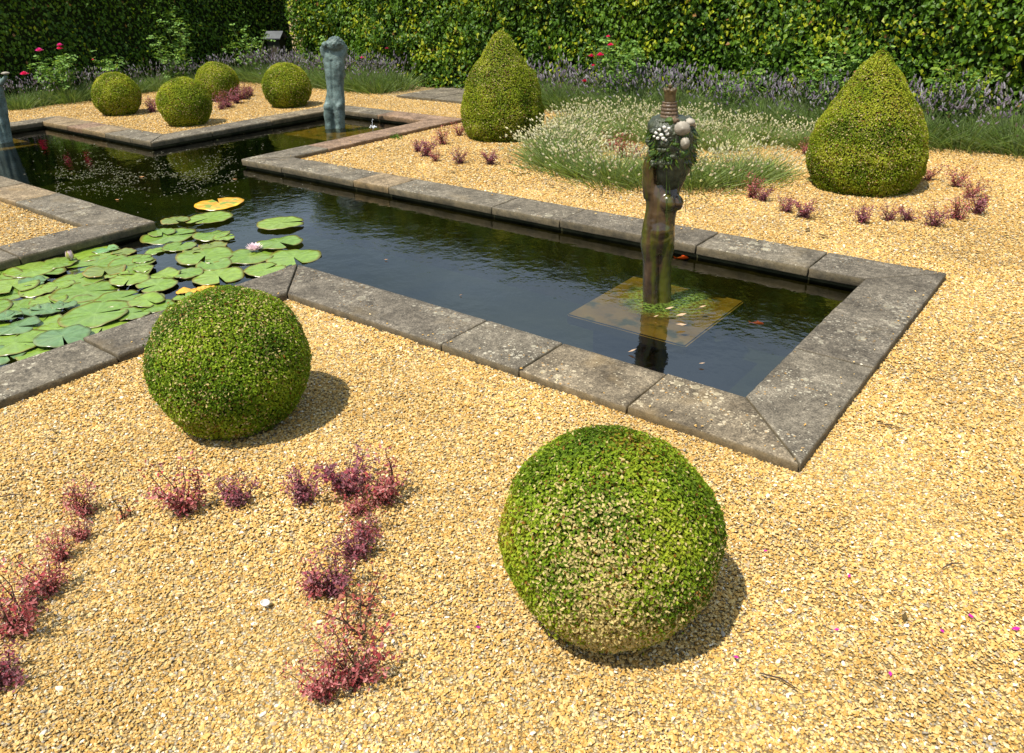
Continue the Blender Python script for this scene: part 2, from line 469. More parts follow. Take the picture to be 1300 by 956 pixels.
BALLS = [  # x, y, centre z, radius, kind
    (4.702, -1.30, .195, .303), (2.924, -1.291, .205, .316),
    (-5.64, 2.695, .20, .315), (-3.967, 2.708, .21, .328), (-5.614, 4.255, .20, .315), (-4.087, 4.374, .22, .339)]
def pebble_points():
    out = []
    # density falls off gently with distance from the path where the camera stands
    for (x0, x1, y0, y1, dens) in ((3.2, 6.6, -3.3, .6, 27000), (1.6, 3.2, -3.3, .6, 19000), (-.4, 1.6, -4.2, 1.2, 8000), (1.6, 6.6, .6, 2.4, 14000), (2.0, 6.8, 2.4, 6.4, 8200), (-2.0, 2.0, 1.2, 6.4, 6600), (-8.3, -2.0, 1.2, 6.4, 4600), (-8.3, -.4, -2.6, 1.2, 4200)):
        nP = int((x1-x0)*(y1-y0)*dens)
        out.append(np.stack([R.uniform(x0, x1, nP), R.uniform(y0, y1, nP)], 1))
    P = np.concatenate(out)
    on = in_pool(P[:, 0], P[:, 1], Cw-.004)
    ok = ~on | (in_pool(P[:, 0], P[:, 1], Cw-.004) & ~in_pool(P[:, 0], P[:, 1], Cw-.09) & (R.uniform(size=len(P)) < .006))
    for b in BALLS: ok &= (P[:, 0]-b[0])**2+(P[:, 1]-b[1])**2 > (b[3]*.6)**2
    bed = (P[:, 1] > 5.85) | (P[:, 0] < -7.5)
    ok &= ~(bed & (R.uniform(size=len(P)) > .12))
    # outside the camera's neighbourhood behind it nothing is ever seen
    ok &= ((P[:, 0]-5.57)*(-.62)+(P[:, 1]+2.8)*.785) > .5
    P = P[ok]
    z = GZ - .0035 + R.uniform(-.003, .003, len(P))
    z[in_pool(P[:, 0], P[:, 1], Cw-.004)] = .0075
    z += (z < 0)*np.array([noise.noise(Vector((p[0]*2.2, p[1]*2.2, 3.3)))*.006 for p in P])
    return np.stack([P[:, 0], P[:, 1], z], 1)
PP = pebble_points(); nP = len(PP)
me = bpy.data.meshes.new('gravel_points'); me.vertices.add(nP); me.vertices.foreach_set('co', PP.astype(np.float32).ravel())
a = me.attributes.new('rot', 'FLOAT_VECTOR', 'POINT')
rot = np.stack([R.normal(0, .28, nP), R.normal(0, .28, nP), R.uniform(0, 6.283, nP)], 1).astype(np.float32); a.data.foreach_set('vector', rot.ravel())
a = me.attributes.new('siz', 'FLOAT', 'POINT'); a.data.foreach_set('value', np.clip(R.lognormal(0, .33, nP)*(.0071+.0010*np.clip(np.hypot(PP[:, 0]-5.57, PP[:, 1]+2.8)-2, 0, 5)), .004, .022).astype(np.float32))
gravel = link('gravel', me); tag(gravel, 'loose golden pebbles covering the ground round the pond', 'gravel', None, 'stuff')
ng = bpy.data.node_groups.new('scatter_pebbles', 'GeometryNodeTree')
ng.interface.new_socket('Geometry', in_out='INPUT', socket_type='NodeSocketGeometry')
ng.interface.new_socket('Geometry', in_out='OUTPUT', socket_type='NodeSocketGeometry')
gi = ng.nodes.new('NodeGroupInput'); go = ng.nodes.new('NodeGroupOutput')
iop = ng.nodes.new('GeometryNodeInstanceOnPoints'); ci = ng.nodes.new('GeometryNodeCollectionInfo')
ci.inputs['Collection'].default_value = pc; ci.inputs['Separate Children'].default_value = True; ci.inputs['Reset Children'].default_value = True
ar = ng.nodes.new('GeometryNodeInputNamedAttribute'); ar.data_type = 'FLOAT_VECTOR'; ar.inputs['Name'].default_value = 'rot'
az = ng.nodes.new('GeometryNodeInputNamedAttribute'); az.data_type = 'FLOAT'; az.inputs['Name'].default_value = 'siz'
e2r = ng.nodes.new('FunctionNodeEulerToRotation')
L = ng.links.new
L(gi.outputs[0], iop.inputs['Points']); L(ci.outputs[0], iop.inputs['Instance']); iop.inputs['Pick Instance'].default_value = True
L(ar.outputs['Attribute'], e2r.inputs[0]); L(e2r.outputs[0], iop.inputs['Rotation']); L(az.outputs['Attribute'], iop.inputs['Scale']); L(iop.outputs[0], go.inputs[0])
gm = gravel.modifiers.new('scatter', 'NODES'); gm.node_group = ng

# ------------------------------------------------------------------ clipped box (balls and cones)
def leaf_cols(P, greens, cream=.1, brown=.03, seed=0.0, creamdir=None):
    n = len(P); g = np.array(greens)
    w = vnoise(P, 5, seed)*.9 + .5 + R.normal(0, .22, n); w = np.clip(w, 0, .999)*(len(g)-1)
    i = w.astype(int); f = (w-i)[:, None]
    C = g[i]*(1-f)+g[np.minimum(i+1, len(g)-1)]*f
    C *= R.uniform(.85, 1.4, (n, 1))
    pr = cream*(1+1.6*vnoise(P, 3.5, seed+9))
    if creamdir is not None: pr *= creamdir
    k = R.uniform(size=n) < pr
    C[k] = np.array([.52, .43, .2])*R.uniform(.7, 1.15, (k.sum(), 1))
    k = R.uniform(size=n) < brown*(1+3*np.clip(vnoise(P, 6, seed+20), 0, 1))
    C[k] = np.array([.16, .075, .015])*R.uniform(.6, 1.5, (k.sum(), 1))
    return C
BOXG = [(.062, .11, .006), (.105, .17, .009), (.15, .22, .012), (.20, .262, .016), (.26, .30, .025)]
def surf_profile(kind, rr, hh):
    if kind == 'cone1': pr = [(0, .80), (.05, .89), (.14, .98), (.27, 1.0), (.43, .92), (.61, .74), (.74, .55), (.87, .33), (.95, .19), (1, .05)]
    else: pr = [(0, .82), (.05, .90), (.14, .98), (.26, 1.0), (.45, .91), (.58, .76), (.73, .52), (.85, .31), (.95, .13), (1, .02)]
    z = np.array([p[0] for p in pr])*hh; r = np.array([p[1] for p in pr])*rr
    return z, r
def make_ball(name, x, y, cz, rr, n, leaf, label, seed, group, cream=.1, mesh=None, rz=0, cdir=False, greens=BOXG):
    root = empty(name, (x, y, GZ-.01), rz); tag(root, label, 'box ball', group)
    if mesh:
        for nm, mm in (('foliage', mesh[0]), ('branches', mesh[1])): link(nm, mm, None, root)
        root.scale = (rr/mesh[2],)*3
        return root
    cz2 = cz - (GZ-.01)
    i = np.arange(n)+.5; ph = np.arccos(1-2*i/n); th = math.pi*(1+5**.5)*i
    D = np.stack([np.cos(th)*np.sin(ph), np.sin(th)*np.sin(ph), np.cos(ph)], 1)
    D = nz(D + R.normal(0, .012, D.shape))
    k = D[:, 2] > -(cz2-.005)/rr; D = D[k]
    bump = 1 + vnoise(D, 2.0, seed)*.042 + vnoise(D, 7, seed)*.02
    dep = R.uniform(0, 1, len(D))**1.6*.035
    P = D*(rr*bump-dep+(R.uniform(size=len(D)) < .025)*R.uniform(0, .018, len(D)))[:, None]; 
    low = np.clip(-D[:, 2]-.1, 0, 1); P[:, :2] *= (1-.07*low)[:, None]
    P[:, 2] = P[:, 2]*.985 + cz2
    cd = None
    if cdir: cd = np.clip(.5+1.4*(-D[:, 1]*.75-D[:, 2]*.5+D[:, 0]*.35), .15, 3.2)
    C = leaf_cols(P, greens, cream, .03, seed, cd)
    if cdir:   # browned hollow on the crown and a browned flank
        w1 = np.clip(1-np.linalg.norm(D-np.array([.12, .18, .97]), axis=1)/.42, 0, 1)*.55 + np.clip(1-np.linalg.norm(D-np.array([-.75, -.6, .15]), axis=1)/.45, 0, 1)*.5
        kk = R.uniform(size=len(D)) < w1
        C[kk] = np.array([.19, .135, .015])*R.uniform(.6, 1.5, (kk.sum(), 1))
    N = D + R.normal(0, .5, D.shape) + np.array([0, 0, .25])
    C = np.clip(C*np.array([1.16, 1.13, 1.0]), 0, .8)
    V, F, C2 = leaf_arrays(P, N, leaf*R.uniform(.7, 1.3, len(P)), leaf*.6*R.uniform(.8, 1.2, len(P)), C, .35, T=R.normal(size=D.shape)+D*1.1)
    fm = mesh_np('box_foliage', V, F, C2); link('foliage', fm, M['box'], root)
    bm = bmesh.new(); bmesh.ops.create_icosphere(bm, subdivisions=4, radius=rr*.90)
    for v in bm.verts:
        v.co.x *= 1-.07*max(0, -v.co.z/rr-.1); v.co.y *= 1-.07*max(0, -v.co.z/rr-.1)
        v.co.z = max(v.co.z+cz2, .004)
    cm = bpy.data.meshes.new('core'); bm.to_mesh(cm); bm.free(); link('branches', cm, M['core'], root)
    return root, (fm, cm, rr)
gnear = 'clipped box balls on the near gravel'; gfar = 'clipped box balls behind the pond'
make_ball('box_ball', *BALLS[0], 76000, .0115, 'large clipped box ball with many cream leaf tips, nearest the camera beside the pond corner', 3.0, gnear, .23, cdir=True)
make_ball('box_ball', *BALLS[1], 62000, .0120, 'clipped green box ball beside the coping just right of the lily pads', 8.0, gnear, .10, greens=[(.048, .095, .005), (.085, .15, .007), (.125, .20, .010), (.165, .24, .014), (.22, .28, .02)])
FARG = [(.085, .125, .006), (.135, .185, .009), (.19, .235, .012), (.245, .28, .02), (.31, .32, .03)]
r0, far = make_ball('box_ball', *BALLS[3], 26000, .018, 'clipped box ball nearest the pond edge in the group of four at the back left', 15.0, gfar, .08, greens=FARG)
make_ball('box_ball', *BALLS[2], 0, 0, 'leftmost of the four clipped box balls at the back, beside the pink roses', 0, gfar, mesh=far, rz=1.3)
make_ball('box_ball', *BALLS[4], 0, 0, 'clipped box ball half hidden behind another at the back left, purple seedlings at its foot', 0, gfar, mesh=far, rz=2.9)
make_ball('box_ball', *BALLS[5], 0, 0, 'clipped box ball standing alone just left of the green torso statue', 0, gfar, mesh=far, rz=4.4)

def make_cone(x, y, rr, hh, kind, n, leaf, label, seed):
    root = empty('box_cone', (x, y, GZ-.01)); tag(root, label, 'box cone', 'clipped box cones on the far gravel')
    zz, pr = surf_profile(kind, rr, hh)
    zs = np.linspace(0, hh, 400); rs = np.interp(zs, zz, pr)
    rs = np.convolve(np.pad(rs, 6, 'edge'), np.ones(13)/13, 'valid')
    wgt = rs/rs.sum(); u = np.searchsorted(np.cumsum(wgt), R.uniform(size=n)); u = np.clip(u, 0, 399)
    z = zs[u]+R.uniform(-.003, .003, n); r = rs[u]; th = R.uniform(0, 2*math.pi, n)
    slope = np.gradient(rs, zs)[u]
    D = nz(np.stack([np.cos(th), np.sin(th), -slope], 1))
    Pn = np.stack([np.cos(th)*r, np.sin(th)*r, z], 1)
    bump = vnoise(Pn, 4, seed)*.028+vnoise(Pn, 11, seed)*.014
    dep = R.uniform(0, 1, n)**1.6*.035
    P = Pn + D*(bump-dep)[:, None]
    P[:, 2] = np.maximum(P[:, 2], .004)
    C = leaf_cols(P, FARG, .10, .05, seed)
    N = D+R.normal(0, .62, D.shape)+np.array([0, 0, .25])
    C = np.clip(C*np.array([1.10, 1.10, 1.0]), 0, .8)
    V, F, C2 = leaf_arrays(P, N, leaf*R.uniform(.7, 1.3, n), leaf*.6, C, .35, T=R.normal(size=D.shape)+D*1.1)
    link('foliage', mesh_np('cone_foliage', V, F, C2), M['box'], root)
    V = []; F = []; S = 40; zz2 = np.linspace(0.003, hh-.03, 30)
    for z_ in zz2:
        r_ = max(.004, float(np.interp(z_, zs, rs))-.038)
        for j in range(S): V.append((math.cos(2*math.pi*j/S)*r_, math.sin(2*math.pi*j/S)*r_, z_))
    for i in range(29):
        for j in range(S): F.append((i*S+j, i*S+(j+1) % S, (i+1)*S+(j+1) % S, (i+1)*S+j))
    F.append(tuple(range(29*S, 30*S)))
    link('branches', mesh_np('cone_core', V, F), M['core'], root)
make_cone(0.0, 4.15, .46, 1.12, 'cone1', 52000, .0165, 'tall clipped box cone with rounded tip, left of the pale flowered ring', 21.0)
make_cone(3.89, 3.98, .455, 1.08, 'cone2', 66000, .0155, 'broad clipped box cone with pointed tip near the right edge', 31.0)

# ------------------------------------------------------------------ hedges
def hedge(name, a, b, out, H, n, label, seed, leaf=.068, greens=None, yellow=.17, thick=1.1, zmin=0.0, tone=1.0):
    """a->b base line of the visible face, out = unit outward normal"""
    a = np.array([*a, 0.0]); b = np.array([*b, 0.0]); out = np.array([*out, 0.0]); Ln = np.linalg.norm(b-a); ex = (b-a)/Ln
    root = empty(name, tuple((a+b)/2 + np.array([0, 0, GZ-.01]))); tag(root, label, 'hedge', 'tall clipped beech hedges')
    org = np.array(root.location)
    u = R.uniform(0, Ln, n); top = R.uniform(size=n) < .18
    z = R.uniform(zmin, H, n)
    P = a + ex*u[:, None]; P[:, 2] = GZ+z
    q = np.stack([u, z, np.zeros(n)], 1)
    und = vnoise(q, .9, seed)*.22 + vnoise(q, 3.2, seed)*.12
    dep = R.uniform(0, 1, n)**1.5*.3
    shag = (R.uniform(size=n) < .02)*R.uniform(0, .18, n)
    P += out*(und-dep+shag)[:, None]
    dt = R.uniform(0, thick, n)
    hz = vnoise(q, 1.3, seed+4)*.10
    P[top] = (a + ex*u[:, None] - out*dt[:, None])[top]; P[top, 2] = (GZ+H+hz-.15*R.uniform(0, 1, n)**2)[top]
    shoot = top & (dt < .75) & (R.uniform(size=n) < .6)
    sp_ = np.clip(vnoise(q*np.array([1, 0, 0]), 2.4, seed+5)+.35*vnoise(q*np.array([1, 0, 0]), 9, seed+6), 0, 1)*.75
    P[shoot, 2] += (sp_*R.uniform(0, 1, n))[shoot]
    N = out*.75+np.array([0, 0, .5])+R.normal(0, .55, (n, 3)); N[top] += np.array([0, 0, 1.2])
    g = np.array(greens or [(.032, .08, .006), (.055, .125, .008), (.09, .18, .010), (.13, .225, .012), (.19, .28, .016)])
    w = np.clip(.42+vnoise(q, 1.6, seed+2)*.35+R.normal(0, .2, n), 0, .999)*(len(g)-1); i = w.astype(int); f = (w-i)[:, None]
    C = g[i]*(1-f)+g[np.minimum(i+1, len(g)-1)]*f
    cl = vnoise(q, 2.6, seed+7)+.45*vnoise(q, 9, seed+8)
    k = (R.uniform(size=n) < np.clip(yellow*(1+3.4*cl), 0, .8)) & (dep < .14)
    C[k] = np.array([.36, .40, .015])*R.uniform(.6, 1.15, (k.sum(), 1))
    k = R.uniform(size=n) < .006; C[k] = (.28, .14, .04)
    C *= tone
    T = np.array([0, 0, -1.0])+R.normal(0, .55, (n, 3))
    sz = leaf*R.uniform(.6, 1.2, n)
    V, F, C2 = leaf_arrays(P-org, N, sz, sz*.68, C, .28, T=T, curl=.08)
    link('foliage', mesh_np('hedge_foliage', V, F, C2), M['hedge'], root)
    # woody core
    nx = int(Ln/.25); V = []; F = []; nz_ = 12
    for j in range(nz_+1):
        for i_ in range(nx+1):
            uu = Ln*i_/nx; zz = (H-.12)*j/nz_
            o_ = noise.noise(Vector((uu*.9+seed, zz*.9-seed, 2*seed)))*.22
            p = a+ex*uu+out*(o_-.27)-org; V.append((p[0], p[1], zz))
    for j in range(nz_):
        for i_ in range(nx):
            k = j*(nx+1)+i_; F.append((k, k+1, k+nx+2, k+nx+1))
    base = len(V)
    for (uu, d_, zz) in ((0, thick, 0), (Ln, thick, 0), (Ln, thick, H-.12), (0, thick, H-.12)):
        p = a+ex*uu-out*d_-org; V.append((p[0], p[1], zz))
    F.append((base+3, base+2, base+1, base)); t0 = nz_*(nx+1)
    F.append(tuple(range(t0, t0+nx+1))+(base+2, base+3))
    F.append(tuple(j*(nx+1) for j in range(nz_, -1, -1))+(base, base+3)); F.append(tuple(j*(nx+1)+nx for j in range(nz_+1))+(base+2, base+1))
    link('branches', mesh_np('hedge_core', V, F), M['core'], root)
    return root
hedge('hedge', (-7.15, 6.85), (9.5, 6.85), (0, -1), 2.72, 98000, 'tall sunlit green beech hedge closing the back of the garden', 2.0)
hedge('hedge', (-8.35, 8.0), (-8.35, -5.0), (1, 0), 2.72, 46000, 'tall beech hedge in deep shade along the left side behind the pink roses', 40.0, yellow=.05, leaf=.06)
hedge('hedge', (-8.4, 7.75), (-6.6, 7.75), (0, -1), 2.6, 7000, 'dark piece of beech hedge closing the corner behind the small wooden hut', 60.0, yellow=.03, thick=.6)

# ------------------------------------------------------------------ beds and slab
def sheet(name, x0, x1, y0, y1, z, mat, label):
    me = bpy.data.meshes.new(name); me.from_pydata([(x0, y0, z), (x1, y0, z), (x1, y1, z), (x0, y1, z)], [], [(0, 1, 2, 3)])
    return tag(link(name, me, mat), label, None, None, 'structure')
sheet('soil', -1.85, 9.5, 5.86, 7.2, GZ-.008, M['soil'], 'dark soil of the lavender bed below the right part of the hedge')
sheet('soil', -7.5, -3.4, 5.86, 7.8, GZ-.008, M['soil'], 'dark soil of the lavender bed behind the green torso')
sheet('soil', -8.6, -7.52, -5, 7.8, GZ-.004, M['soil'], 'dark soil of the bed below the shaded left hedge')
slab = empty('paving_slab', (-2.6, 6.45, GZ)); tag(slab, 'flat grey stone slab between the lavender and the left box cone', 'slab')
def flat_slab(x0, x1, y0, y1, z1, parent, name='slab'):
    V, F = box_vf(x0, x1, y0, y1, -.03, z1)
    me = mesh_np(name, V, F); bm = bmesh.new(); bm.from_mesh(me)
    bmesh.ops.bevel(bm, geom=bm.edges[:], offset=.006, segments=2, affect='EDGES'); bm.to_mesh(me); bm.free()
    return link(name, me, M['stone'][0], parent)
flat_slab(-.72, .0, -.7, .62, .03, slab); flat_slab(.01, .8, -.7, .62, .03, slab)

# ------------------------------------------------------------------ lavender
def spikes(P, D, L, W, col, seg=5):
    """small tapering flower heads: 3 rings"""
    n = len(P); D = nz(D); s = nz(np.cross(D, np.array([.31, .77, .55]))); q = np.cross(D, s)
    L = L[:, None]; W = W[:, None]; V = []
    for h_, w_ in ((0, .55), (.3, 1.0), (.65, .8), (1.0, .2)):
        for j in range(seg):
            an = 2*math.pi*j/seg + h_*2
            V.append(P+D*L*h_+(s*math.cos(an)+q*math.sin(an))*W*.5*w_*(1 if j % 2 else .75))
    V = np.stack(V, 1)   # n, 4*seg, 3
    V = V.reshape(-1, 3); b = (np.arange(n)*4*seg)[:, None]; F = []
    for i in range(3):
        for j in range(seg): F.append(b+np.array([i*seg+j, i*seg+(j+1) % seg, (i+1)*seg+(j+1) % seg, (i+1)*seg+j]))
    return V, np.concatenate(F), np.repeat(col, 4*seg, axis=0)
def lav_meshes(seed, nb, ns, hb, hs, spread, gcols, fcols, hl, hw, stemcol, lean=.5):
    P0 = np.stack([R.normal(0, spread*.28, nb), R.normal(0, spread*.28, nb), np.zeros(nb)], 1)
    D = P0*3.2/spread*.55+R.normal(0, .2, (nb, 3)); D[:, 2] = 1
    g = np.array(gcols); C = g[R.integers(0, len(g), nb)]*R.uniform(.7, 1.3, (nb, 1))
    V, F, C2, _ = blades(P0, D, hb*R.uniform(.5, 1.1, nb), .006, C)
    P1 = np.stack([R.normal(0, spread*.25, ns), R.normal(0, spread*.25, ns), np.zeros(ns)], 1)
    D1 = P1*3/spread*lean+R.normal(0, .16, (ns, 3)); D1[:, 2] = 1
    V2, F2, C3, tip = blades(P1, D1, hs*R.uniform(.7, 1.1, ns), .0032, np.tile(np.array(stemcol), (ns, 1))*R.uniform(.8, 1.2, (ns, 1)), .08)
    fm = mesh_np('lavender_foliage', *cat_arrays([(V, F, C2), (V2, F2, C3)]))
    f = np.array(fcols); C = f[R.integers(0, len(f), ns)]*R.uniform(.75, 1.25, (ns, 1))
    sm = mesh_np('lavender_flowers', *spikes(tip-nz(D1)*.01, D1+R.normal(0, .1, (ns, 3)), hl*R.uniform(.6, 1.3, ns), hw*R.uniform(.8, 1.2, ns), C))
    return fm, sm
LG = [(.09, .15, .03), (.14, .22, .045), (.19, .27, .07), (.22, .27, .12)]
LP = [(.20, .16, .20), (.27, .235, .265), (.16, .13, .16), (.31, .29, .30), (.17, .18, .10)]
WG = [(.15, .22, .04), (.20, .28, .06), (.24, .31, .09), (.22, .27, .12)]
WC = [(.54, .49, .26), (.60, .54, .33), (.44, .41, .18), (.56, .52, .34)]
lavs = [lav_meshes(i, 700, 62, .34, .57, .46, LG, LP, .052, .022, (.11, .15, .06)) for i in range(3)]
whs = [lav_meshes(i+9, 620, 140, .23, .35, .40, WG, WC, .026, .020, (.22, .27, .10), .8) for i in range(3)]
def plant(name, meshes, x, y, label, cat, group, sc=1.0, mats=None):
    root = empty(name, (x, y, GZ-.01), random.uniform(0, 6.28), sc*random.uniform(.88, 1.12)); tag(root, label, cat, group)
    link('foliage', meshes[0], M['soft'], root); tag(link('flower_spikes', meshes[1], M['flower'], root), kind='stuff')
    return root
# purple lavender below the back hedge, right of the slab
x = -1.35
while x < 7.2:
    for yy in (6.04, 6.42):
        plant('lavender', random.choice(lavs), x+random.uniform(-.08, .08), yy+random.uniform(-.05, .05), 'purple flowering lavender plant in the row below the sunlit hedge, right of the stone slab', 'lavender', 'purple lavender below the back hedge')
    x += .40
x = -7.2
while x < -3.7:
    for yy in (6.05, 6.42):
        plant('lavender', random.choice(lavs), x+random.uniform(-.06, .06), yy+random.uniform(-.05, .05), 'purple flowering lavender plant in the row behind the green torso, left of the stone slab', 'lavender', 'purple lavender behind the green torso', .9)
    x += .40
y = 2.15
while y < 5.9:
    plant('lavender', random.choice(lavs), -7.62+random.uniform(-.06, .06), y, 'lavender plant with thin grey purple spikes in the row along the shaded left hedge', 'lavender', 'lavender along the left hedge', .82)
    y += .37
# pale lavender ring
WL = 'cream flowered lavender plant in the pale ring between the two box cones'
for k in range(10):
    an = rad(178+k*19)
    plant('pale_lavender', random.choice(whs), 2.05+1.06*math.cos(an), 4.0+.98*math.sin(an), WL, 'pale lavender', 'cream lavender ring', 1.0)
for k in range(8):
    plant('pale_lavender', random.choice(whs), .35+k*.37+random.uniform(-.05, .05), 5.38+.12*math.sin(k*.7)-(.2 if k == 0 else 0), 'cream flowered lavender plant in the back row in front of the purple lavender', 'pale lavender', 'cream lavender back row', .85)
for (x, y) in ((.72, 4.75), (1.25, 4.72), (1.62, 4.85), (1.9, 4.62), (2.3, 4.75), (.75, 4.35), (1.05, 3.85)):
    plant('pale_lavender', random.choice(whs), x, y, 'cream flowered lavender plant in the middle of the pale ring', 'pale lavender', 'cream lavender inside the ring', .85)

# ------------------------------------------------------------------ barberry seedlings
def berberis(seed, n_br=9, h=.17, sp=.5, cols=None, lv=36, leaf=.0145):
    rr = random.Random(seed); paths = []; LP_ = []; LN = []
    for b in range(n_br):
        an = rr.uniform(0, 6.28); tilt = rr.uniform(.1, sp); L_ = h*rr.uniform(.55, 1.1)
        p = Vector((rr.uniform(-.02, .02), rr.uniform(-.02, .02), 0)); d = Vector((math.cos(an)*tilt, math.sin(an)*tilt, 1)).normalized()
        path = []; S = 7
        for s_ in range(S):
            path.append((p.copy(), .0022*(1-s_/S)+.0006))
            for q in range(lv//S):
                if s_ > 0:
                    LP_.append(p + Vector((rr.gauss(0, .013), rr.gauss(0, .013), rr.gauss(0, .009)))); LN.append((rr.gauss(0, .6)+d.x, rr.gauss(0, .6)+d.y, 1))
            d = (d + Vector((rr.gauss(0, .2), rr.gauss(0, .2), rr.gauss(0, .1)))).normalized(); p = p + d*L_/S
        paths.append(path)
    V, F = tube_mesh(paths, 4); st = mesh_np('barberry_stems', [tuple(v) for v in V], F)
    n = len(LP_); P = np.array([tuple(v) for v in LP_]); N = np.array(LN); P[:, 2] = np.maximum(P[:, 2], .006)
    c = np.array(cols); C = c[R.integers(0, len(c), n)]*R.uniform(.7, 1.3, (n, 1))
    sz = leaf*R.uniform(.6, 1.25, n)
    fo = mesh_np('barberry_leaves', *leaf_arrays(P, N, sz, sz*.52, C, .3))
    return fo, st
RED = [(.33, .05, .055), (.23, .045, .045), (.42, .13, .13), (.17, .06, .045), (.50, .22, .20)]
PUR = [(.19, .06, .08), (.27, .09, .11), (.13, .045, .055), (.34, .15, .17), (.30, .06, .08)]
bers = {'red': [berberis(i, 13, .21, .85, RED, 63) for i in range(3)], 'purple': [berberis(i+5, 13, .18, .9, PUR, 70) for i in range(3)],
        'sparse': [berberis(31, 7, .12, 1.0, [(.4, .1, .06), (.3, .1, .06)], 12, .013), berberis(33, 6, .13, 1.0, [(.35, .07, .06), (.4, .15, .1)], 21, .014)]}
def bar(px, py, kind, sc, label, group):
    p = at(px, py); k = random.choice(bers[kind])
    if py > 560: sc *= 1.12
    else: sc *= 1.12
    root = empty('barberry_plant', (p[0], p[1], GZ-.008), random.uniform(0, 6.28), sc); tag(root, label, 'barberry', group)
    link('foliage', k[0], M['soft'], root); link('stems', k[1], M['twig'], root)
gN = 'small barberry plants on the near gravel'
for a_ in [(238, 648, 'red', 1.05, 'upright crimson barberry seedling at the left end of the row below the left ball'),
           (300, 640, 'purple', .78, 'dark purple barberry seedling right beside the upright crimson one below the left box ball'),
           (384, 634, 'purple', .8, 'small purple barberry seedling in the middle of the row below the left box ball'),
           (440, 622, 'purple', 1.15, 'bushiest dark purple barberry near the right end of its row'),
           (489, 634, 'red', .95, 'tall red tipped barberry shoot at the right end of the row below the left ball'),
           (455, 650, 'red', .62, 'low bright crimson barberry tuft in front of the bushiest one'),
           (455, 705, 'purple', .75, 'wide purple barberry with a magenta petal, just below the end of the row'),
           (462, 682, 'red', .6, 'small reddish barberry behind the wide purple one'),
           (425, 752, 'purple', .85, 'spreading purple barberry halfway down the right diagonal line'),
           (400, 752, 'red', .6, 'low red barberry sprig beside the spreading purple one'),
           (456, 800, 'sparse', 1.1, 'thin barberry seedling with bare stems in the diagonal line'),
           (462, 770, 'sparse', .9, 'thin sparse barberry sprig above the other sparse one in the diagonal line'),
           (458, 862, 'red', .9, 'bright red barberry at the bottom of the picture, right plant of the pair'),
           (412, 880, 'red', .7, 'bright red barberry at the bottom of the picture, left plant of the pair'),
           (107, 652, 'red', .72, 'small red barberry seedling second from the top of the left diagonal line'),
           (105, 682, 'red', .5, 'tiny red barberry tuft below the small red seedling on the left'),
           (160, 655, 'sparse', .85, 'nearly bare barberry twigs alone on the left gravel'),
           (64, 748, 'red', .8, 'spreading red barberry in the left diagonal line of seedlings'),
           (78, 708, 'red', .55, 'upright red barberry just behind the spreading one on the left'),
           (26, 800, 'red', .95, 'large red barberry at the left edge of the near gravel'),
           (8, 862, 'purple', .8, 'purple red barberry at the lower left edge of the near gravel'),
           (40, 768, 'purple', .4, 'small purple barberry between the spreading and the large red ones on the left')]:
    bar(*a_, gN)
gF = 'small barberry plants round the box cones'
LF = 'small purple barberry seedling on the gravel in front of the broad right box cone'
LR = 'pinkish barberry seedling on the open gravel right of the broad box cone'
LL = 'purple barberry seedling on the gravel left of the tall box cone'
for (px, py, k, s_, lb) in [(955, 250, 'red', .95, LF), (968, 254, 'purple', .8, LF), (998, 268, 'purple', .8, LF), (1020, 275, 'purple', .95, LF), (1093, 282, 'purple', .85, LF), (1130, 279, 'purple', .75, LF),
                            (1152, 279, 'purple', .75, LF), (1185, 286, 'purple', .9, LR), (1215, 278, 'red', .95, LR), (1240, 270, 'purple', 1.05, LR), (1232, 250, 'red', .85, LR), (1213, 236, 'red', .95, LR), (1177, 228, 'red', .8, LR),
                            (540, 198, 'purple', 1.25, LL), (530, 192, 'purple', .8, LL), (562, 183, 'red', 1.0, LL), (585, 207, 'purple', .95, LL), (553, 204, 'red', .7, LL), (622, 208, 'purple', .95, LL), (583, 172, 'red', .9, LL), (648, 207, 'sparse', .7, LL),
                            (790, 200, 'red', 1.15, 'reddish barberry seedling inside the pale lavender ring'), (808, 206, 'purple', 1.05, 'reddish barberry seedling inside the pale lavender ring'), (775, 190, 'red', 1.0, 'reddish barberry seedling inside the pale lavender ring'), (1022, 196, 'red', .8, LF)]:
    bar(px, py, k, s_, lb, gF)
for (px, py, s_) in [(290, 136, 1.5), (300, 131, 1.5), (310, 126, 1.4), (282, 139, 1.1), (278, 124, 1.2), (288, 122, 1.1), (296, 124, 1.2), (193, 142, 1.3), (318, 122, 1.1)]:
    bar(px, py, 'purple', s_, 'purple barberry seedling between the four clipped box balls at the back left', 'small barberry plants among the far box balls')

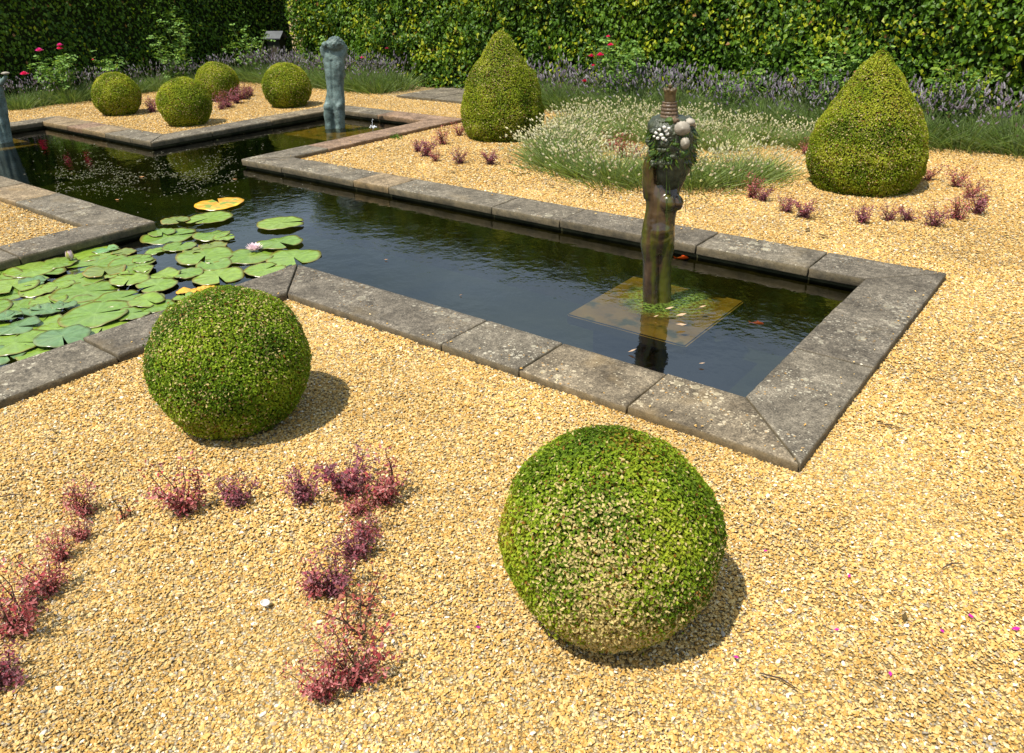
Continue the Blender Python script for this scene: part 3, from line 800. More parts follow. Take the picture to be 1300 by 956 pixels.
# ------------------------------------------------------------------ roses
def rose_bush(x, y, h, w, n_canes, n_leaf, blooms, label, leafc=None, seed=1, leaf=.052):
    rr = random.Random(seed); root = empty('rose_bush', (x, y, GZ-.01)); tag(root, label, 'rose bush', 'rose bushes against the hedges')
    paths = []; P = []; N = []; tips = []
    for c_ in range(n_canes):
        an = rr.uniform(0, 6.28); p = Vector((rr.gauss(0, .04), rr.gauss(0, .04), 0)); d = Vector((math.cos(an)*w/h*.7, math.sin(an)*w/h*.7, 1)).normalized()
        S = 10; L_ = h*rr.uniform(.7, 1.08); path = []
        for s_ in range(S):
            path.append((p.copy(), .006*(1-s_/S)+.0015))
            if s_ >= 2:
                for q in range(max(1, n_leaf//(S*n_canes))):
                    P.append(p+Vector((rr.gauss(0, .06), rr.gauss(0, .06), rr.gauss(0, .04)))); N.append((rr.gauss(0, .45), rr.gauss(0, .45), 1))
            d = (d+Vector((rr.gauss(0, .09), rr.gauss(0, .09), 0))).normalized(); p = p+d*L_/S
        tips.append(p.copy()); paths.append(path)
    V, F = tube_mesh(paths, 5); link('canes', mesh_np('rose_canes', [tuple(v) for v in V], F), M['cane'], root)
    # each leaf spray: five leaflets
    P = np.array([tuple(v) for v in P]); N = np.array(N); n = len(P); T = nz(R.normal(size=(n, 3))*np.array([1, 1, .3])); arr = []
    g = np.array(leafc or [(.10, .20, .03), (.14, .26, .05), (.19, .31, .08), (.23, .34, .06)])
    side = nz(np.cross(T, nz(N)))
    for k, (a1, b1) in enumerate(((1.5, 0), (.8, .75), (.8, -.75), (0, .7), (0, -.7))):
        C = g[R.integers(0, len(g), n)]*R.uniform(.8, 1.2, (n, 1))
        arr.append(leaf_arrays(P+T*leaf*a1*.8+side*leaf*b1*.8, N+R.normal(0, .25, (n, 3)), leaf*R.uniform(.8, 1.15, n), leaf*.68, C, .2, T=T+side*b1*.8))
    link('foliage', mesh_np('rose_foliage', *cat_arrays(arr)), M['soft'], root)
    for (bx, by, bz, br, colr) in blooms:
        Pn = []; Nn = []; L_ = []; Cc = []
        for ring, (cnt, tilt, rad_) in enumerate(((5, .35, .9), (6, .7, .62), (6, 1.1, .38), (5, 1.5, .2))):
            for j in range(cnt):
                an = 2*math.pi*j/cnt+ring*.5; o_ = np.array([math.cos(an), math.sin(an), 0])
                Pn.append(np.array([bx, by, bz])+o_*br*rad_*.6+np.array([0, 0, br*(.1+.14*ring)])); Nn.append(np.array([0, 0, 1.0])-o_*tilt*.8); L_.append(br*1.1*(1-.12*ring)); Cc.append(np.array(colr)*rr.uniform(.75, 1.2))
        tt = np.array([p-np.array([bx, by, bz-br*.4]) for p in Pn])
        V, F, C = leaf_arrays(np.array(Pn), np.array(Nn), np.array(L_)*1.2, np.array(L_)*1.15, np.array(Cc), .25, T=tt)
        link('rose_bloom', mesh_np('bloom', V, F, C), M['petal'], root)
    return root
PK = (.85, .07, .36); RD = (.85, .045, .20)
def loc3(px, py, x=None, y=None):
    """where the sight line crosses a plane x=const or y=const"""
    v = _d + _r2*(px-PX0)/FPX + _u2*(PY0-py)/FPX
    t = (x-CAM[0])/v[0] if x is not None else (y-CAM[1])/v[1]
    return CAM+v*t
def blooms_at(root_xy, lst, x=None, y=None):
    o = []
    for (px, py, br, c_) in lst:
        q = loc3(px, py, x, y); o.append((q[0]-root_xy[0], q[1]-root_xy[1], q[2]-(GZ-.01), br, c_))
    return o
rp = (-7.75, 2.85); rose_bush(*rp, .78, .42, 12, 480, blooms_at(rp, [(50, 65, .058, PK), (76, 58, .045, PK), (76, 62.5, .05, RD), (31, 95, .06, RD)], x=-7.62), 'rose bush with four large pink blooms at the far left', seed=2)
rp = (-7.8, 3.75); rose_bush(*rp, .62, .22, 6, 130, blooms_at(rp, [(118, 76, .022, RD)], x=-7.75), 'small rose bush with one red bud behind the leftmost box ball', seed=3)
rp = (-7.85, 5.05); rose_bush(*rp, 1.35, .22, 5, 170, [], 'tall leafy rose without flowers between the far box balls and shaded hedge', seed=4)
rp = (-7.75, 4.85); rose_bush(*rp, .75, .35, 8, 220, [], 'low leafy rose without flowers in the left bed', seed=5)
rp = (-7.4, 6.15); rose_bush(*rp, 1.0, .4, 9, 260, [], 'leafy rose without flowers left of the small wooden hut', seed=6)
rp = (-5.75, 6.5); rose_bush(*rp, .8, .3, 8, 200, blooms_at(rp, [(460, 74, .04, PK), (491, 62, .03, (.5, .04, .12))], y=6.4), 'rose bush with a single pink bloom behind the green torso', seed=7)
rp = (-1.05, 6.45)
rp = (float(loc3(790, 110, y=6.4)[0]), 6.42); rose_bush(*rp, .95, .5, 12, 480, blooms_at(rp, [(751, 72, .045, RD), (762, 71, .05, RD), (775, 58, .04, RD), (772, 47, .03, RD), (742, 104, .045, (.7, .05, .12)), (753, 84, .03, RD)], y=6.25), 'rose bush with clustered red blooms against the middle of the sunlit hedge', seed=8)
rp = (float(loc3(1055, 130, y=6.5)[0]), 6.5); rose_bush(*rp, .95, .5, 10, 380, blooms_at(rp, [(1086, 92, .022, (.6, .25, .2))], y=6.4), 'leafy rose bush with one small bud behind the left shoulder of the right box cone', seed=9)
rp = (float(loc3(1210, 130, y=6.5)[0]), 6.5); rose_bush(*rp, .85, .5, 10, 360, [], 'light green leafy rose bush against the hedge right of the right box cone', [(.16, .24, .03), (.22, .3, .04), (.1, .2, .04)], seed=10)
rp = (float(loc3(935, 110, y=6.5)[0]), 6.5); rose_bush(*rp, .75, .45, 9, 260, [], 'low leafy rose bush against the hedge between the fountain statue and right box cone', [(.12, .22, .03), (.18, .28, .04), (.1, .2, .04)], seed=12)

# ------------------------------------------------------------------ small hut in the corner
hut = empty('wooden_hut', (-7.82, 7.05, GZ), rad(25), .80); tag(hut, 'small dark wooden hut with pitched grey roof in the hedge corner', 'hut')
M['hutwood'] = plain('dark_stained_wood', (.018, .02, .012), .8, .2); M['slate'] = plain('grey_roof', (.075, .08, .085), .6, .4)
V, F = box_vf(-.16, .16, -.14, .14, 0, .80); link('body', mesh_np('hut_body', V, F), M['hutwood'], hut)
V = [(-.22, -.2, .78), (.22, -.2, .78), (.22, 0, .93), (-.22, 0, .93), (.22, .2, .78), (-.22, .2, .78), (-.22, -.2, .80), (.22, -.2, .80), (.22, 0, .95), (-.22, 0, .95), (.22, .2, .80), (-.22, .2, .80)]
F = [(0, 3, 2, 1), (3, 5, 4, 2), (6, 7, 8, 9), (9, 8, 10, 11), (0, 1, 7, 6), (4, 5, 11, 10), (1, 2, 8, 7), (2, 4, 10, 8), (3, 0, 6, 9), (5, 3, 9, 11)]
link('roof', mesh_np('hut_roof', V, F), M['slate'], hut)
V, F = box_vf(-.09, .09, -.149, -.141, .25, .6); link('door', mesh_np('hut_door', V, F), plain('hut_door', (.045, .035, .022)), hut)

# ------------------------------------------------------------------ statues
def loft(bm, secs, seg=28):
    """secs: (z, cx, cy, rx, ry)"""
    S = np.array(secs, dtype=float); zz = np.linspace(S[0, 0], S[-1, 0], max(12, int(abs(S[-1, 0]-S[0, 0])/.012)))
    order = np.argsort(S[:, 0]); S = S[order]; zz = np.sort(zz)
    cols = []
    for k in range(1, 5):
        v = np.interp(zz, S[:, 0], S[:, k]); v = np.convolve(np.pad(v, 2, 'edge'), np.array([.1, .2, .4, .2, .1]), 'valid'); cols.append(v)
    rings = []
    for i, z in enumerate(zz):
        rings.append([bm.verts.new((cols[0][i]+cols[2][i]*math.cos(2*math.pi*j/seg), cols[1][i]+cols[3][i]*math.sin(2*math.pi*j/seg), z)) for j in range(seg)])
    for a_, b_ in zip(rings, rings[1:]):
        for j in range(seg): bm.faces.new((a_[j], a_[(j+1) % seg], b_[(j+1) % seg], b_[j]))
    bm.faces.new(rings[0][::-1]); bm.faces.new(rings[-1])
def ball_(bm, c, r, sub=3):
    m = Matrix.Translation(c) @ Matrix.Diagonal((*(r if isinstance(r, tuple) else (r, r, r)), 1))
    bmesh.ops.create_icosphere(bm, subdivisions=sub, radius=1.0, matrix=m)
def limb(bm, pts):
    for (p, r), (q, s_) in zip(pts, pts[1:]):
        p = Vector(p); q = Vector(q); n_ = max(3, int((q-p).length/.010))
        for i in range(n_+1):
            f = i/n_; ball_(bm, p.lerp(q, f), r*(1-f)+s_*f, 2)
def remesh(bm, voxel, smooth_it=6, name='statue_body', disp=None):
    me = bpy.data.meshes.new(name); bm.to_mesh(me); bm.free()
    o = bpy.data.objects.new('tmp', me); COL.objects.link(o)
    md = o.modifiers.new('r', 'REMESH'); md.mode = 'VOXEL'; md.voxel_size = voxel; md.use_smooth_shade = True
    s_ = o.modifiers.new('s', 'SMOOTH'); s_.iterations = smooth_it; s_.factor = .5
    dg = bpy.context.evaluated_depsgraph_get(); out = bpy.data.meshes.new_from_object(o.evaluated_get(dg))
    bpy.data.objects.remove(o); bpy.data.meshes.remove(me)
    if disp:
        for v in out.vertices: v.co += v.normal*disp(v.co)
    out.name = name; return out
t = NT('wet_bronze'); c = t.coord()
n1 = t.noise(c, 9, 5); n2 = t.noise(c, 3.5, 4)
g = t.node('ShaderNodeTexCoord').outputs['Object']; sx = t.node('ShaderNodeSeparateXYZ'); t.lk(g, sx.inputs[0])
colr = t.ramp(n1, [(.3, (.016, .010, .005)), (.55, (.055, .032, .015)), (.75, (.11, .068, .034))])
mpn = t.node('ShaderNodeMapping'); mpn.inputs['Scale'].default_value = (14, 14, 2.0); t.lk(c, mpn.inputs['Vector'])
streak = t.noise(mpn.outputs[0], 1.2, 4)
colr = t.mix(colr, (.07, .075, .005), t.ramp(streak, [(.47, 0.0), (.60, .85)]))
M['bronze'] = t.done(t.bsdf(colr, t.ramp(n2, [(.3, .10), (.7, .3)]), .7, n1, .25, .008))
t = NT('verdigris'); c = t.coord()
n1 = t.noise(c, 7, 6, .6); n2 = t.noise(c, 60, 4, .7)
mpn = t.node('ShaderNodeMapping'); mpn.inputs['Scale'].default_value = (9, 9, 1.5); t.lk(c, mpn.inputs['Vector'])
colr = t.ramp(n1, [(.3, (.035, .05, .045)), (.48, (.10, .145, .13)), (.7, (.20, .27, .245))])
colr = t.mix(colr, (.30, .36, .34), t.ramp(t.noise(mpn.outputs[0], 1.5, 4), [(.55, 0.0), (.75, .6)]))
colr = t.mix(colr, (.05, .05, .035), t.ramp(n2, [(.52, 0.0), (.66, .8)]))
M['verdigris'] = t.done(t.bsdf(colr, .55, .35, t.math('ADD', n1, t.math('MULTIPLY', n2, .5)), .5, .01))
M['alga'] = plain('green_weed', (.05, .09, .01), .5, .4); M['shell'] = plain('pale_shell', (.30, .26, .20), .5, .4, .3, 30)
M['whitestone'] = plain('white_pebble', (.6, .57, .5), .5, .4, .15, 20); M['darkstone'] = plain('dark_mossy_shell', (.045, .05, .025), .35, .5, .6, 30, .6, .006)
M['pine'] = plain('brown_terracotta', (.12, .075, .04), .4, .45, .35, 25)
VIEW = YAW-math.pi/2          # a figure whose -Y faces the camera
st1 = empty('fountain_statue', (3.684, .90, WZ), VIEW); tag(st1, 'wet bronze woman statue carrying a shell filled basket and pineapple in the pond', 'statue')
zc = lambda py: (388-py)*.0042
X_ = lambda px: (px-836)*.0042
bm = bmesh.new()
loft(bm, [(-.12, -.036, 0, .047, .05), (zc(385), -.036, 0, .046, .05), (zc(350), -.036, 0, .044, .05), (zc(330), -.036, 0, .044, .05), (zc(308), -.045, .0, .055, .062), (zc(292), -.04, 0, .05, .06)], 20)
loft(bm, [(-.12, .036, 0.01, .042, .05), (zc(385), .036, 0.01, .042, .05), (zc(350), .033, 0.005, .040, .05), (zc(330), .032, 0, .040, .05), (zc(308), .040, 0, .05, .062), (zc(292), .035, 0, .05, .06)], 20)
loft(bm, [(zc(318), 0, 0, .06, .055), (zc(310), -.004, .0, .082, .068), (zc(300), -.004, .0, .092, .075), (zc(290), -.002, 0, .089, .072), (zc(280), .001, 0, .087, .068), (zc(268), .009, .0, .083, .062), (zc(257), .017, 0, .086, .064), (zc(246), .018, 0, .088, .062), (zc(236), .014, .004, .09, .056), (zc(228), .012, .006, .07, .045)], 28)
ball_(bm, (.0, -.045, zc(288)), (.055, .035, .06))                       # belly
ball_(bm, (.035, -.052, zc(250)), (.042, .04, .046)); ball_(bm, (.088, -.025, zc(252)), (.036, .042, .044))   # breasts
limb(bm, [((-.045, .0, zc(242)), .042), ((-.056, -.012, zc(226)), .038), ((-.058, -.02, zc(206)), .035), ((-.04, -.03, zc(190)), .032)])
limb(bm, [((.085, .01, zc(236)), .034), ((.118, .0, zc(215)), .03), ((.135, -.01, zc(195)), .026)])
ball_(bm, (.02, .0, zc(216)), (.05, .055, .062))                          # head below the basket
body1 = remesh(bm, .0055, 5, 'fountain_body', lambda co: noise.noise(co*38)*.0018)
link('body', body1, M['bronze'], st1)
bm = bmesh.new()
loft(bm, [(zc(233), .05, .0, .045, .05), (zc(225), .055, .0, .075, .075), (zc(205), .067, -.01, .098, .09), (zc(185), .066, -.01, .112, .105), (zc(168), .058, -.005, .118, .11), (zc(155), .052, 0, .112, .11), (zc(148), .05, 0, .08, .085)], 32)
link('basket', remesh(bm, .007, 2, 'basket', lambda co: abs(math.sin(math.atan2(co.y, co.x-.05)*16))*.004+noise.noise(co*30)*.006), M['darkstone'], st1)
def blob(name, c, r, mat, parent, nse=.15, ax=1.0):
    bm = bmesh.new(); ball_(bm, (0, 0, 0), 1.0, 3)
    for v in bm.verts: v.co *= 1+noise.noise(v.co*1.6+Vector(c)*40)*nse
    for v in bm.verts: v.co = Vector((v.co.x*r[0], v.co.y*r[1], v.co.z*r[2]))+Vector(c)
    me = bpy.data.meshes.new(name); bm.to_mesh(me); bm.free(); me.polygons.foreach_set('use_smooth', np.ones(len(me.polygons), dtype=bool))
    return link(name, me, mat, parent)
def limpet(cx, cz, r, rz, yy):
    V = []; S = 28; V.append((cx, yy-.02, cz+rz*.1))
    for k in range(1, 6):
        for j in range(S):
            an = 2*math.pi*j/S; q = k/5; f = 1+.05*math.cos(an*14)*q
            V.append((cx+math.cos(an)*r*q*f, yy-.02+.02*q**1.6+.004, cz+math.sin(an)*rz*q*f))
    F = [(0, 1+(j+1) % S, 1+j) for j in range(S)]
    for k in range(4):
        for j in range(S): F.append((1+k*S+j, 1+k*S+(j+1) % S, 1+(k+1)*S+(j+1) % S, 1+(k+1)*S+j))
    F.append(tuple(1+4*S+j for j in range(S)))
    return link('shell', mesh_np('limpet_shell', V, F, smooth=True), M['shell'], st1)
limpet(X_(856.5), zc(156), .041, .036, -.138); limpet(X_(860), zc(173), .024, .031, -.142)
blob('shell', (X_(869), -.06, zc(152)), (.028, .025, .02), M['shell'], st1)
for k, (px, py, s_) in enumerate([(836, 155, 9), (831, 158, 8), (838, 159, 9), (842, 157, 9), (827, 162, 8), (833, 164, 9), (840, 163, 10), (835, 168, 10), (829, 168, 8), (846, 164, 7), (838, 170, 7), (825, 166, 6)]):
    xx = X_(px); blob('pebble', (xx, -.118+abs(xx)*.45, zc(py)), (.0018*s_*.6, .008, .0016*s_*.6), M['whitestone'], st1, .25)
rr = random.Random(5)
for k in range(95):
    an = rr.uniform(-2.9, .1); z = rr.uniform(zc(200), zc(149)); r_ = .112 if z < zc(158) else .088
    s_ = rr.uniform(.008, .026)
    blob('encrusting_shell', (.055+math.cos(an)*r_, math.sin(an)*r_*.92, z), (s_, s_, s_*.8), [M['darkstone'], M['darkstone'], M['alga'], M['shell'], M['pine']][rr.choice([0, 0, 0, 0, 0, 0, 1, 2, 4])], st1, .5)
# weed clumps hanging
P = []; D = []
for k in range(420):
    an = rr.uniform(-3.0, .3); z = rr.uniform(zc(200), zc(160)); P.append((.055+math.cos(an)*.118, math.sin(an)*.108, z)); D.append((math.cos(an)*.6+rr.gauss(0, .4), math.sin(an)*.6+rr.gauss(0, .4), -.9+rr.gauss(0, .5)))
C = np.array([(.04, .09, .015), (.08, .15, .02), (.03, .06, .015), (.14, .18, .02)])[R.integers(0, 4, 420)]
V, F, C2, _ = blades(np.array(P), np.array(D), R.uniform(.015, .04, 420), .006, C)
link('water_weed', mesh_np('weed', V, F, C2), M['soft'], st1)
# pineapple with scale rows and crown cup
V = []; F = []; S = 36; rows = 44; z0, z1 = zc(153), zc(130)
for i in range(rows):
    f = i/(rows-1); z = z0+(z1-z0)*f; rb = .045*(1-f)+.033*f; rb += .004*abs(math.sin(f*math.pi*5.5))
    for j in range(S):
        an = 2*math.pi*j/S; r_ = rb+.0022*math.cos(an*14+(int(f*5.5) % 2)*math.pi); V.append((.047+r_*math.cos(an), r_*math.sin(an), z))
for i in range(rows-1):
    for j in range(S): F.append((i*S+j, i*S+(j+1) % S, (i+1)*S+(j+1) % S, (i+1)*S+j))
F.append(tuple(range((rows-1)*S, rows*S)))
pa = link('pineapple', mesh_np('pineapple', V, F, smooth=True), M['pine'], st1)
bm = bmesh.new(); loft(bm, [(zc(133), .049, 0, .024, .024), (zc(130), .049, 0, .028, .028), (zc(121), .049, 0, .029, .029), (zc(117), .049, 0, .033, .033)], 20)
for k in range(9): ball_(bm, (.049+.027*math.cos(k*.7), .027*math.sin(k*.7), zc(115.5+1.2*(k % 2))), .010, 2)
ball_(bm, (.049, 0, zc(112)), (.011, .011, .015), 2)
link('crown', remesh(bm, .004, 2, 'crown'), plain('ochre_bronze', (.08, .05, .015), .45, .5, .4, 30), pa)
V, F = tube_mesh([[((X_(817.5), .02, zc(y_)), .0035) for y_ in (312, 350, 392)]], 8); link('pipe', mesh_np('pipe', [tuple(v) for v in V], F), M['darkstone'], st1)
paths = []
for k in range(9):
    x0 = rr.choice([.10, .13, .145, .09, .04, .02, .12]); y0 = -.09+rr.uniform(-.01, .03); zt = zc(rr.uniform(190, 215)); ln = rr.uniform(.05, .3)
    paths.append([((x0+rr.gauss(0, .004), y0, zt-ln*f), .0014) for f in (0, .3, .6, 1)])
V, F = tube_mesh(paths, 5); link('algae_strands', mesh_np('strands', [tuple(v) for v in V], F), M['alga'], st1)

st2 = empty('torso_statue', (-2.32, 3.70, WZ), VIEW); tag(st2, 'blue green bronze torso seen from behind, standing in the back pond arm', 'statue', None)
k2 = .0098
def S2(py, xl, xr, d=.7, cy=0.0): return ((164-py)*k2-.0, ((xl+xr)/2-424)*k2, cy, (xr-xl)/2*k2, (xr-xl)/2*k2*d)
bm = bmesh.new()
loft(bm, [((164-172)*k2, -.060, 0, .064, .085), ((164-160)*k2, -.060, 0, .064, .085), ((164-148)*k2, -.062, 0, .070, .09), ((164-136)*k2, -.060, 0, .072, .09)], 20)
loft(bm, [((164-172)*k2, .060, 0.01, .062, .085), ((164-160)*k2, .060, 0.01, .062, .085), ((164-148)*k2, .060, 0, .068, .09), ((164-136)*k2, .058, 0, .07, .09)], 20)
loft(bm, [S2(146, 415, 434, .7), S2(140, 411.8, 437.5, .72), S2(133, 411.8, 438, .72), S2(127, 413.8, 437.3, .68), S2(118, 415.5, 436.8, .62), S2(108, 414.8, 437.5, .62), S2(98, 414, 438.5, .62), S2(86, 413, 439, .6), S2(77, 412.6, 439.5, .55), S2(70, 414, 439.5, .5), S2(66, 417, 437, .4)], 28)
ball_(bm, (-.062, -.045, (164-137)*k2), (.065, .055, .06)); ball_(bm, (.06, -.045, (164-137)*k2), (.06, .055, .06))   # buttocks
ball_(bm, (.10, .05, (164-101)*k2), (.045, .05, .06))
ball_(bm, ((428-424)*k2, -.01, (164-64.5)*k2), (.11, .10, .085))         # bowed head with thick hair
limb(bm, [(((414.5)-424)*k2*1+0j.real, 0, 0) and (((414.5-424)*k2, -.01, (164-76)*k2), .042), (((413.8-424)*k2, -.02, (164-70)*k2), .040), (((417-424)*k2, -.05, (164-64)*k2), .034), (((423-424)*k2, -.06, (164-63)*k2), .03)])
limb(bm, [(((438-424)*k2, .0, (164-78)*k2), .04), (((440-424)*k2, -.0, (164-70)*k2), .036), (((436-424)*k2, -.03, (164-62)*k2), .03)])
def d2(co):
    z = co.z; h_ = noise.noise(co*16)*.006
    if z > .93: h_ += abs(noise.noise(co*34))*.022-.004
    # spine groove and cleft between the buttocks
    if co.y < 0 and abs(co.x+.0) < .02 and .2 < z < .8: h_ -= .010*(1-abs(co.x)/.02)
    return h_
link('body', remesh(bm, .009, 4, 'torso_body', d2), M['verdigris'], st2)
st3 = empty('draped_statue', (-5.22, .86, WZ), VIEW); tag(st3, 'blue grey draped bronze figure at the left edge of the photo, standing in the pond', 'statue')
bm = bmesh.new()
loft(bm, [(-.1, .12, 0, .12, .11), (.0, .12, 0, .12, .11), (.12, .13, 0, .125, .11), (.28, .14, 0, .135, .105), (.45, .15, 0, .155, .10), (.6, .155, 0, .16, .10), (.74, .155, 0, .165, .09), (.82, .16, 0, .10, .07), (.90, .16, 0, .05, .05)], 28)
ball_(bm, (.16, 0, .98), (.07, .08, .095))
limb(bm, [((.26, 0, .74), .04), ((.34, -.03, .67), .03), ((.43, -.06, .745), .024)])
link('body', remesh(bm, .009, 4, 'draped_body', lambda co: math.sin(math.atan2(co.y, co.x-.14)*9+co.z*2)*.008*(1 if co.z < .5 else .2)+noise.noise(co*12)*.005), M['verdigris'], st3)

blob('dish', (.44, -.07, .785), (.045, .045, .016), M['shell'], st3, .1)
def stance(root, k):
    for ch in root.children_recursive:
        for v in ch.data.vertices: v.co.x += k*v.co.z
stance(st1, -.045); stance(st2, .078)
# submerged plinths
t = NT('wet_plinth'); c = t.coord()
sn = t.node('ShaderNodeSeparateXYZ'); t.lk(t.node('ShaderNodeNewGeometry').outputs['Normal'], sn.inputs[0])
pcx = t.ramp(t.noise(c, 5, 5), [(.3, (.34, .22, .05)), (.7, (.60, .42, .16))])
pcx = t.mix(pcx, (.05, .10, .01), t.ramp(t.noise(c, 9, 6), [(.52, 0.0), (.66, .8)]))
M['plinth'] = t.done(t.bsdf(t.mix((.03, .03, .012), pcx, t.ramp(sn.outputs[2], [(.4, 0.0), (.8, 1.0)])), .7, .3))
def plinth(x0, x1, y0, y1, label, top=WZ-.05):
    r_ = empty('statue_plinth', ((x0+x1)/2, (y0+y1)/2, -.6)); tag(r_, label, 'plinth', 'plinths just below the water')
    hx = (x1-x0)/2; hy = (y1-y0)/2; zt = top+.6
    V, F = box_vf(-hx, hx, -hy, hy, zt-.06, zt); me = mesh_np('top_slab', V, F); bm = bmesh.new(); bm.from_mesh(me); bmesh.ops.bevel(bm, geom=bm.edges[:], offset=.008, segments=2, affect='EDGES'); bm.to_mesh(me); bm.free()
    link('top_slab', me, M['plinth'], r_)
    V, F = box_vf(-hx*.7, hx*.7, -hy*.7, hy*.7, 0, zt-.061); link('pier', mesh_np('pier', V, F), M['lining'], r_)
plinth(3.30, 4.03, .555, 1.30, 'square yellowish stone slab just under water below the fountain statue')
plinth(-2.78, -1.85, 3.25, 4.15, 'square mossy slab just under water below the blue green torso')
plinth(-5.62, -4.85, .45, 1.25, 'square tan slab just under water below the draped figure at the left edge')
# green algae mat on the water round the fountain statue
t = NT('algae_mat'); c = t.coord()
radial = t.node('ShaderNodeVectorMath', operation='LENGTH'); t.lk(c, radial.inputs[0])
mxs = t.node('ShaderNodeMixShader'); tb = t.node('ShaderNodeBsdfTransparent')
bb = t.bsdf(t.ramp(t.noise(c, 40, 5), [(.3, (.06, .11, .015)), (.55, (.15, .23, .025)), (.8, (.28, .34, .05))]), .5, .4, t.noise(c, 70, 4), .6, .006)
t.lk(t.math('MULTIPLY', t.ramp(t.noise(c, 48, 8, .75), [(.42, 0.0), (.62, .85)]), t.ramp(t.math('ADD', radial.outputs['Value'], t.math('MULTIPLY', t.noise(c, 9, 4), .22)), [(.0, 1.0), (.26, 1.0), (.385, .0)])), mxs.inputs[0]); t.lk(tb.outputs[0], mxs.inputs[1]); t.lk(bb.outputs[0], mxs.inputs[2])
M['mat'] = t.done(mxs)
V = [(0, 0, 0)]; F = []; S = 60
for ring in range(1, 9):
    for j in range(S):
        an = 2*math.pi*j/S; rmax = .285*(1+.16*noise.noise(Vector((math.cos(an)*1.5, math.sin(an)*1.5, 4))))
        q = ring/8; V.append((math.cos(an)*rmax*q, math.sin(an)*rmax*q, .003*noise.noise(Vector((math.cos(an)*q*6, math.sin(an)*q*6, 9)))))
F += [(0, 1+j, 1+(j+1) % S) for j in range(S)]
for k in range(7):
    for j in range(S): F.append((1+k*S+j, 1+(k+1)*S+j, 1+(k+1)*S+(j+1) % S, 1+k*S+(j+1) % S))
am = link('algae_mat', mesh_np('algae_mat', V, F), M['mat']); am.location = (3.72, .93, WZ+.005); tag(am, 'bright green algae mat floating round the foot of the fountain statue', 'algae', None, 'stuff')

# ------------------------------------------------------------------ water lilies
t = NT('lily_pad'); a_ = t.node('ShaderNodeAttribute', attribute_name='lc').outputs['Color']
c = t.coord('Object')
colr = t.mix(a_, t.ramp(t.noise(c, 22, 5), [(.3, .75), (.7, 1.2)]), 1.0, 'MULTIPLY')
# waxy dust and blemishes
colr = t.mix(colr, (.25, .30, .13), t.ramp(t.noise(c, 4, 3), [(.5, 0.0), (.8, .35)]))
colr = t.mix(colr, (.12, .09, .02), t.ramp(t.noise(c, 75, 3, .6), [(.70, 0.0), (.76, .6)]))
wv = t.node('ShaderNodeAttribute', attribute_name='vein').outputs['Fac']
bb = t.bsdf(t.mix(colr, (.34, .44, .16), t.math('MULTIPLY', wv, .22)), .26, .55, wv, .3, .003)
M['pad'] = t.done(bb)
def pad_mesh(r, notch, wob, lift, col, rim, seed, lobes=0.0):
    """a round leaf with a V notch, veins from the centre, slightly raised rim in places"""
    V = [(0, 0, .0)]; C = [col]; A = [1.0]; S = 64; K = 7; F = []
    for k in range(1, K+1):
        q = k/K
        for j in range(S+1):
            f = j/S; an = notch + f*(2*math.pi-2*notch)
            rr_ = r*(1+wob*noise.noise(Vector((math.cos(an)*1.3+seed, math.sin(an)*1.3, seed))))
            # rounded lobes at the notch
            e = min(f, 1-f)*S
            if e < 4: rr_ *= 1-.045*(4-e)**1.25*.5
            z = lift*q**3*noise.noise(Vector((math.cos(an)*1.1+seed*3, math.sin(an)*1.1, 7)))+.0015*math.cos(an*11)*q
            V.append((math.cos(an)*rr_*q, math.sin(an)*rr_*q, z))
            m = 1 if k == K else 0; C.append(tuple(np.array(col)*(1-m)+np.array(rim)*m))
            A.append(max(0, math.cos(f*(2*math.pi-2*notch)*9.5))**10*(1-.6*q))
    F += [(0, 1+j, 2+j) for j in range(S)]
    for k in range(K-1):
        for j in range(S):
            a = 1+k*(S+1)+j; F.append((a, a+S+1, a+S+2, a+1))
    n0 = len(V)
    # underside gives the leaf its thickness
    V2 = [(x, y, z-.0016) for x, y, z in V]; F2 = [tuple(n0+i for i in f[::-1]) for f in F]
    rimi = [1+(K-1)*(S+1)+j for j in range(S+1)]
    F3 = [(rimi[j], n0+rimi[j], n0+rimi[j+1], rimi[j+1]) for j in range(S)]
    me = mesh_np('lily_pad', V+V2, F+F2+F3, np.array(C+C), smooth=True)
    at_ = me.attributes.new('vein', 'FLOAT', 'POINT'); at_.data.foreach_set('value', np.array(A+A, dtype=np.float32))
    return me
GR = [(.135, .22, .022), (.175, .265, .028), (.19, .275, .033), (.14, .23, .03), (.16, .25, .028)]
A_ = lambda L, zone: [(x/5.909, 300+y/5.909, h_/5.909, c_) for x, y, h_, c_ in L]
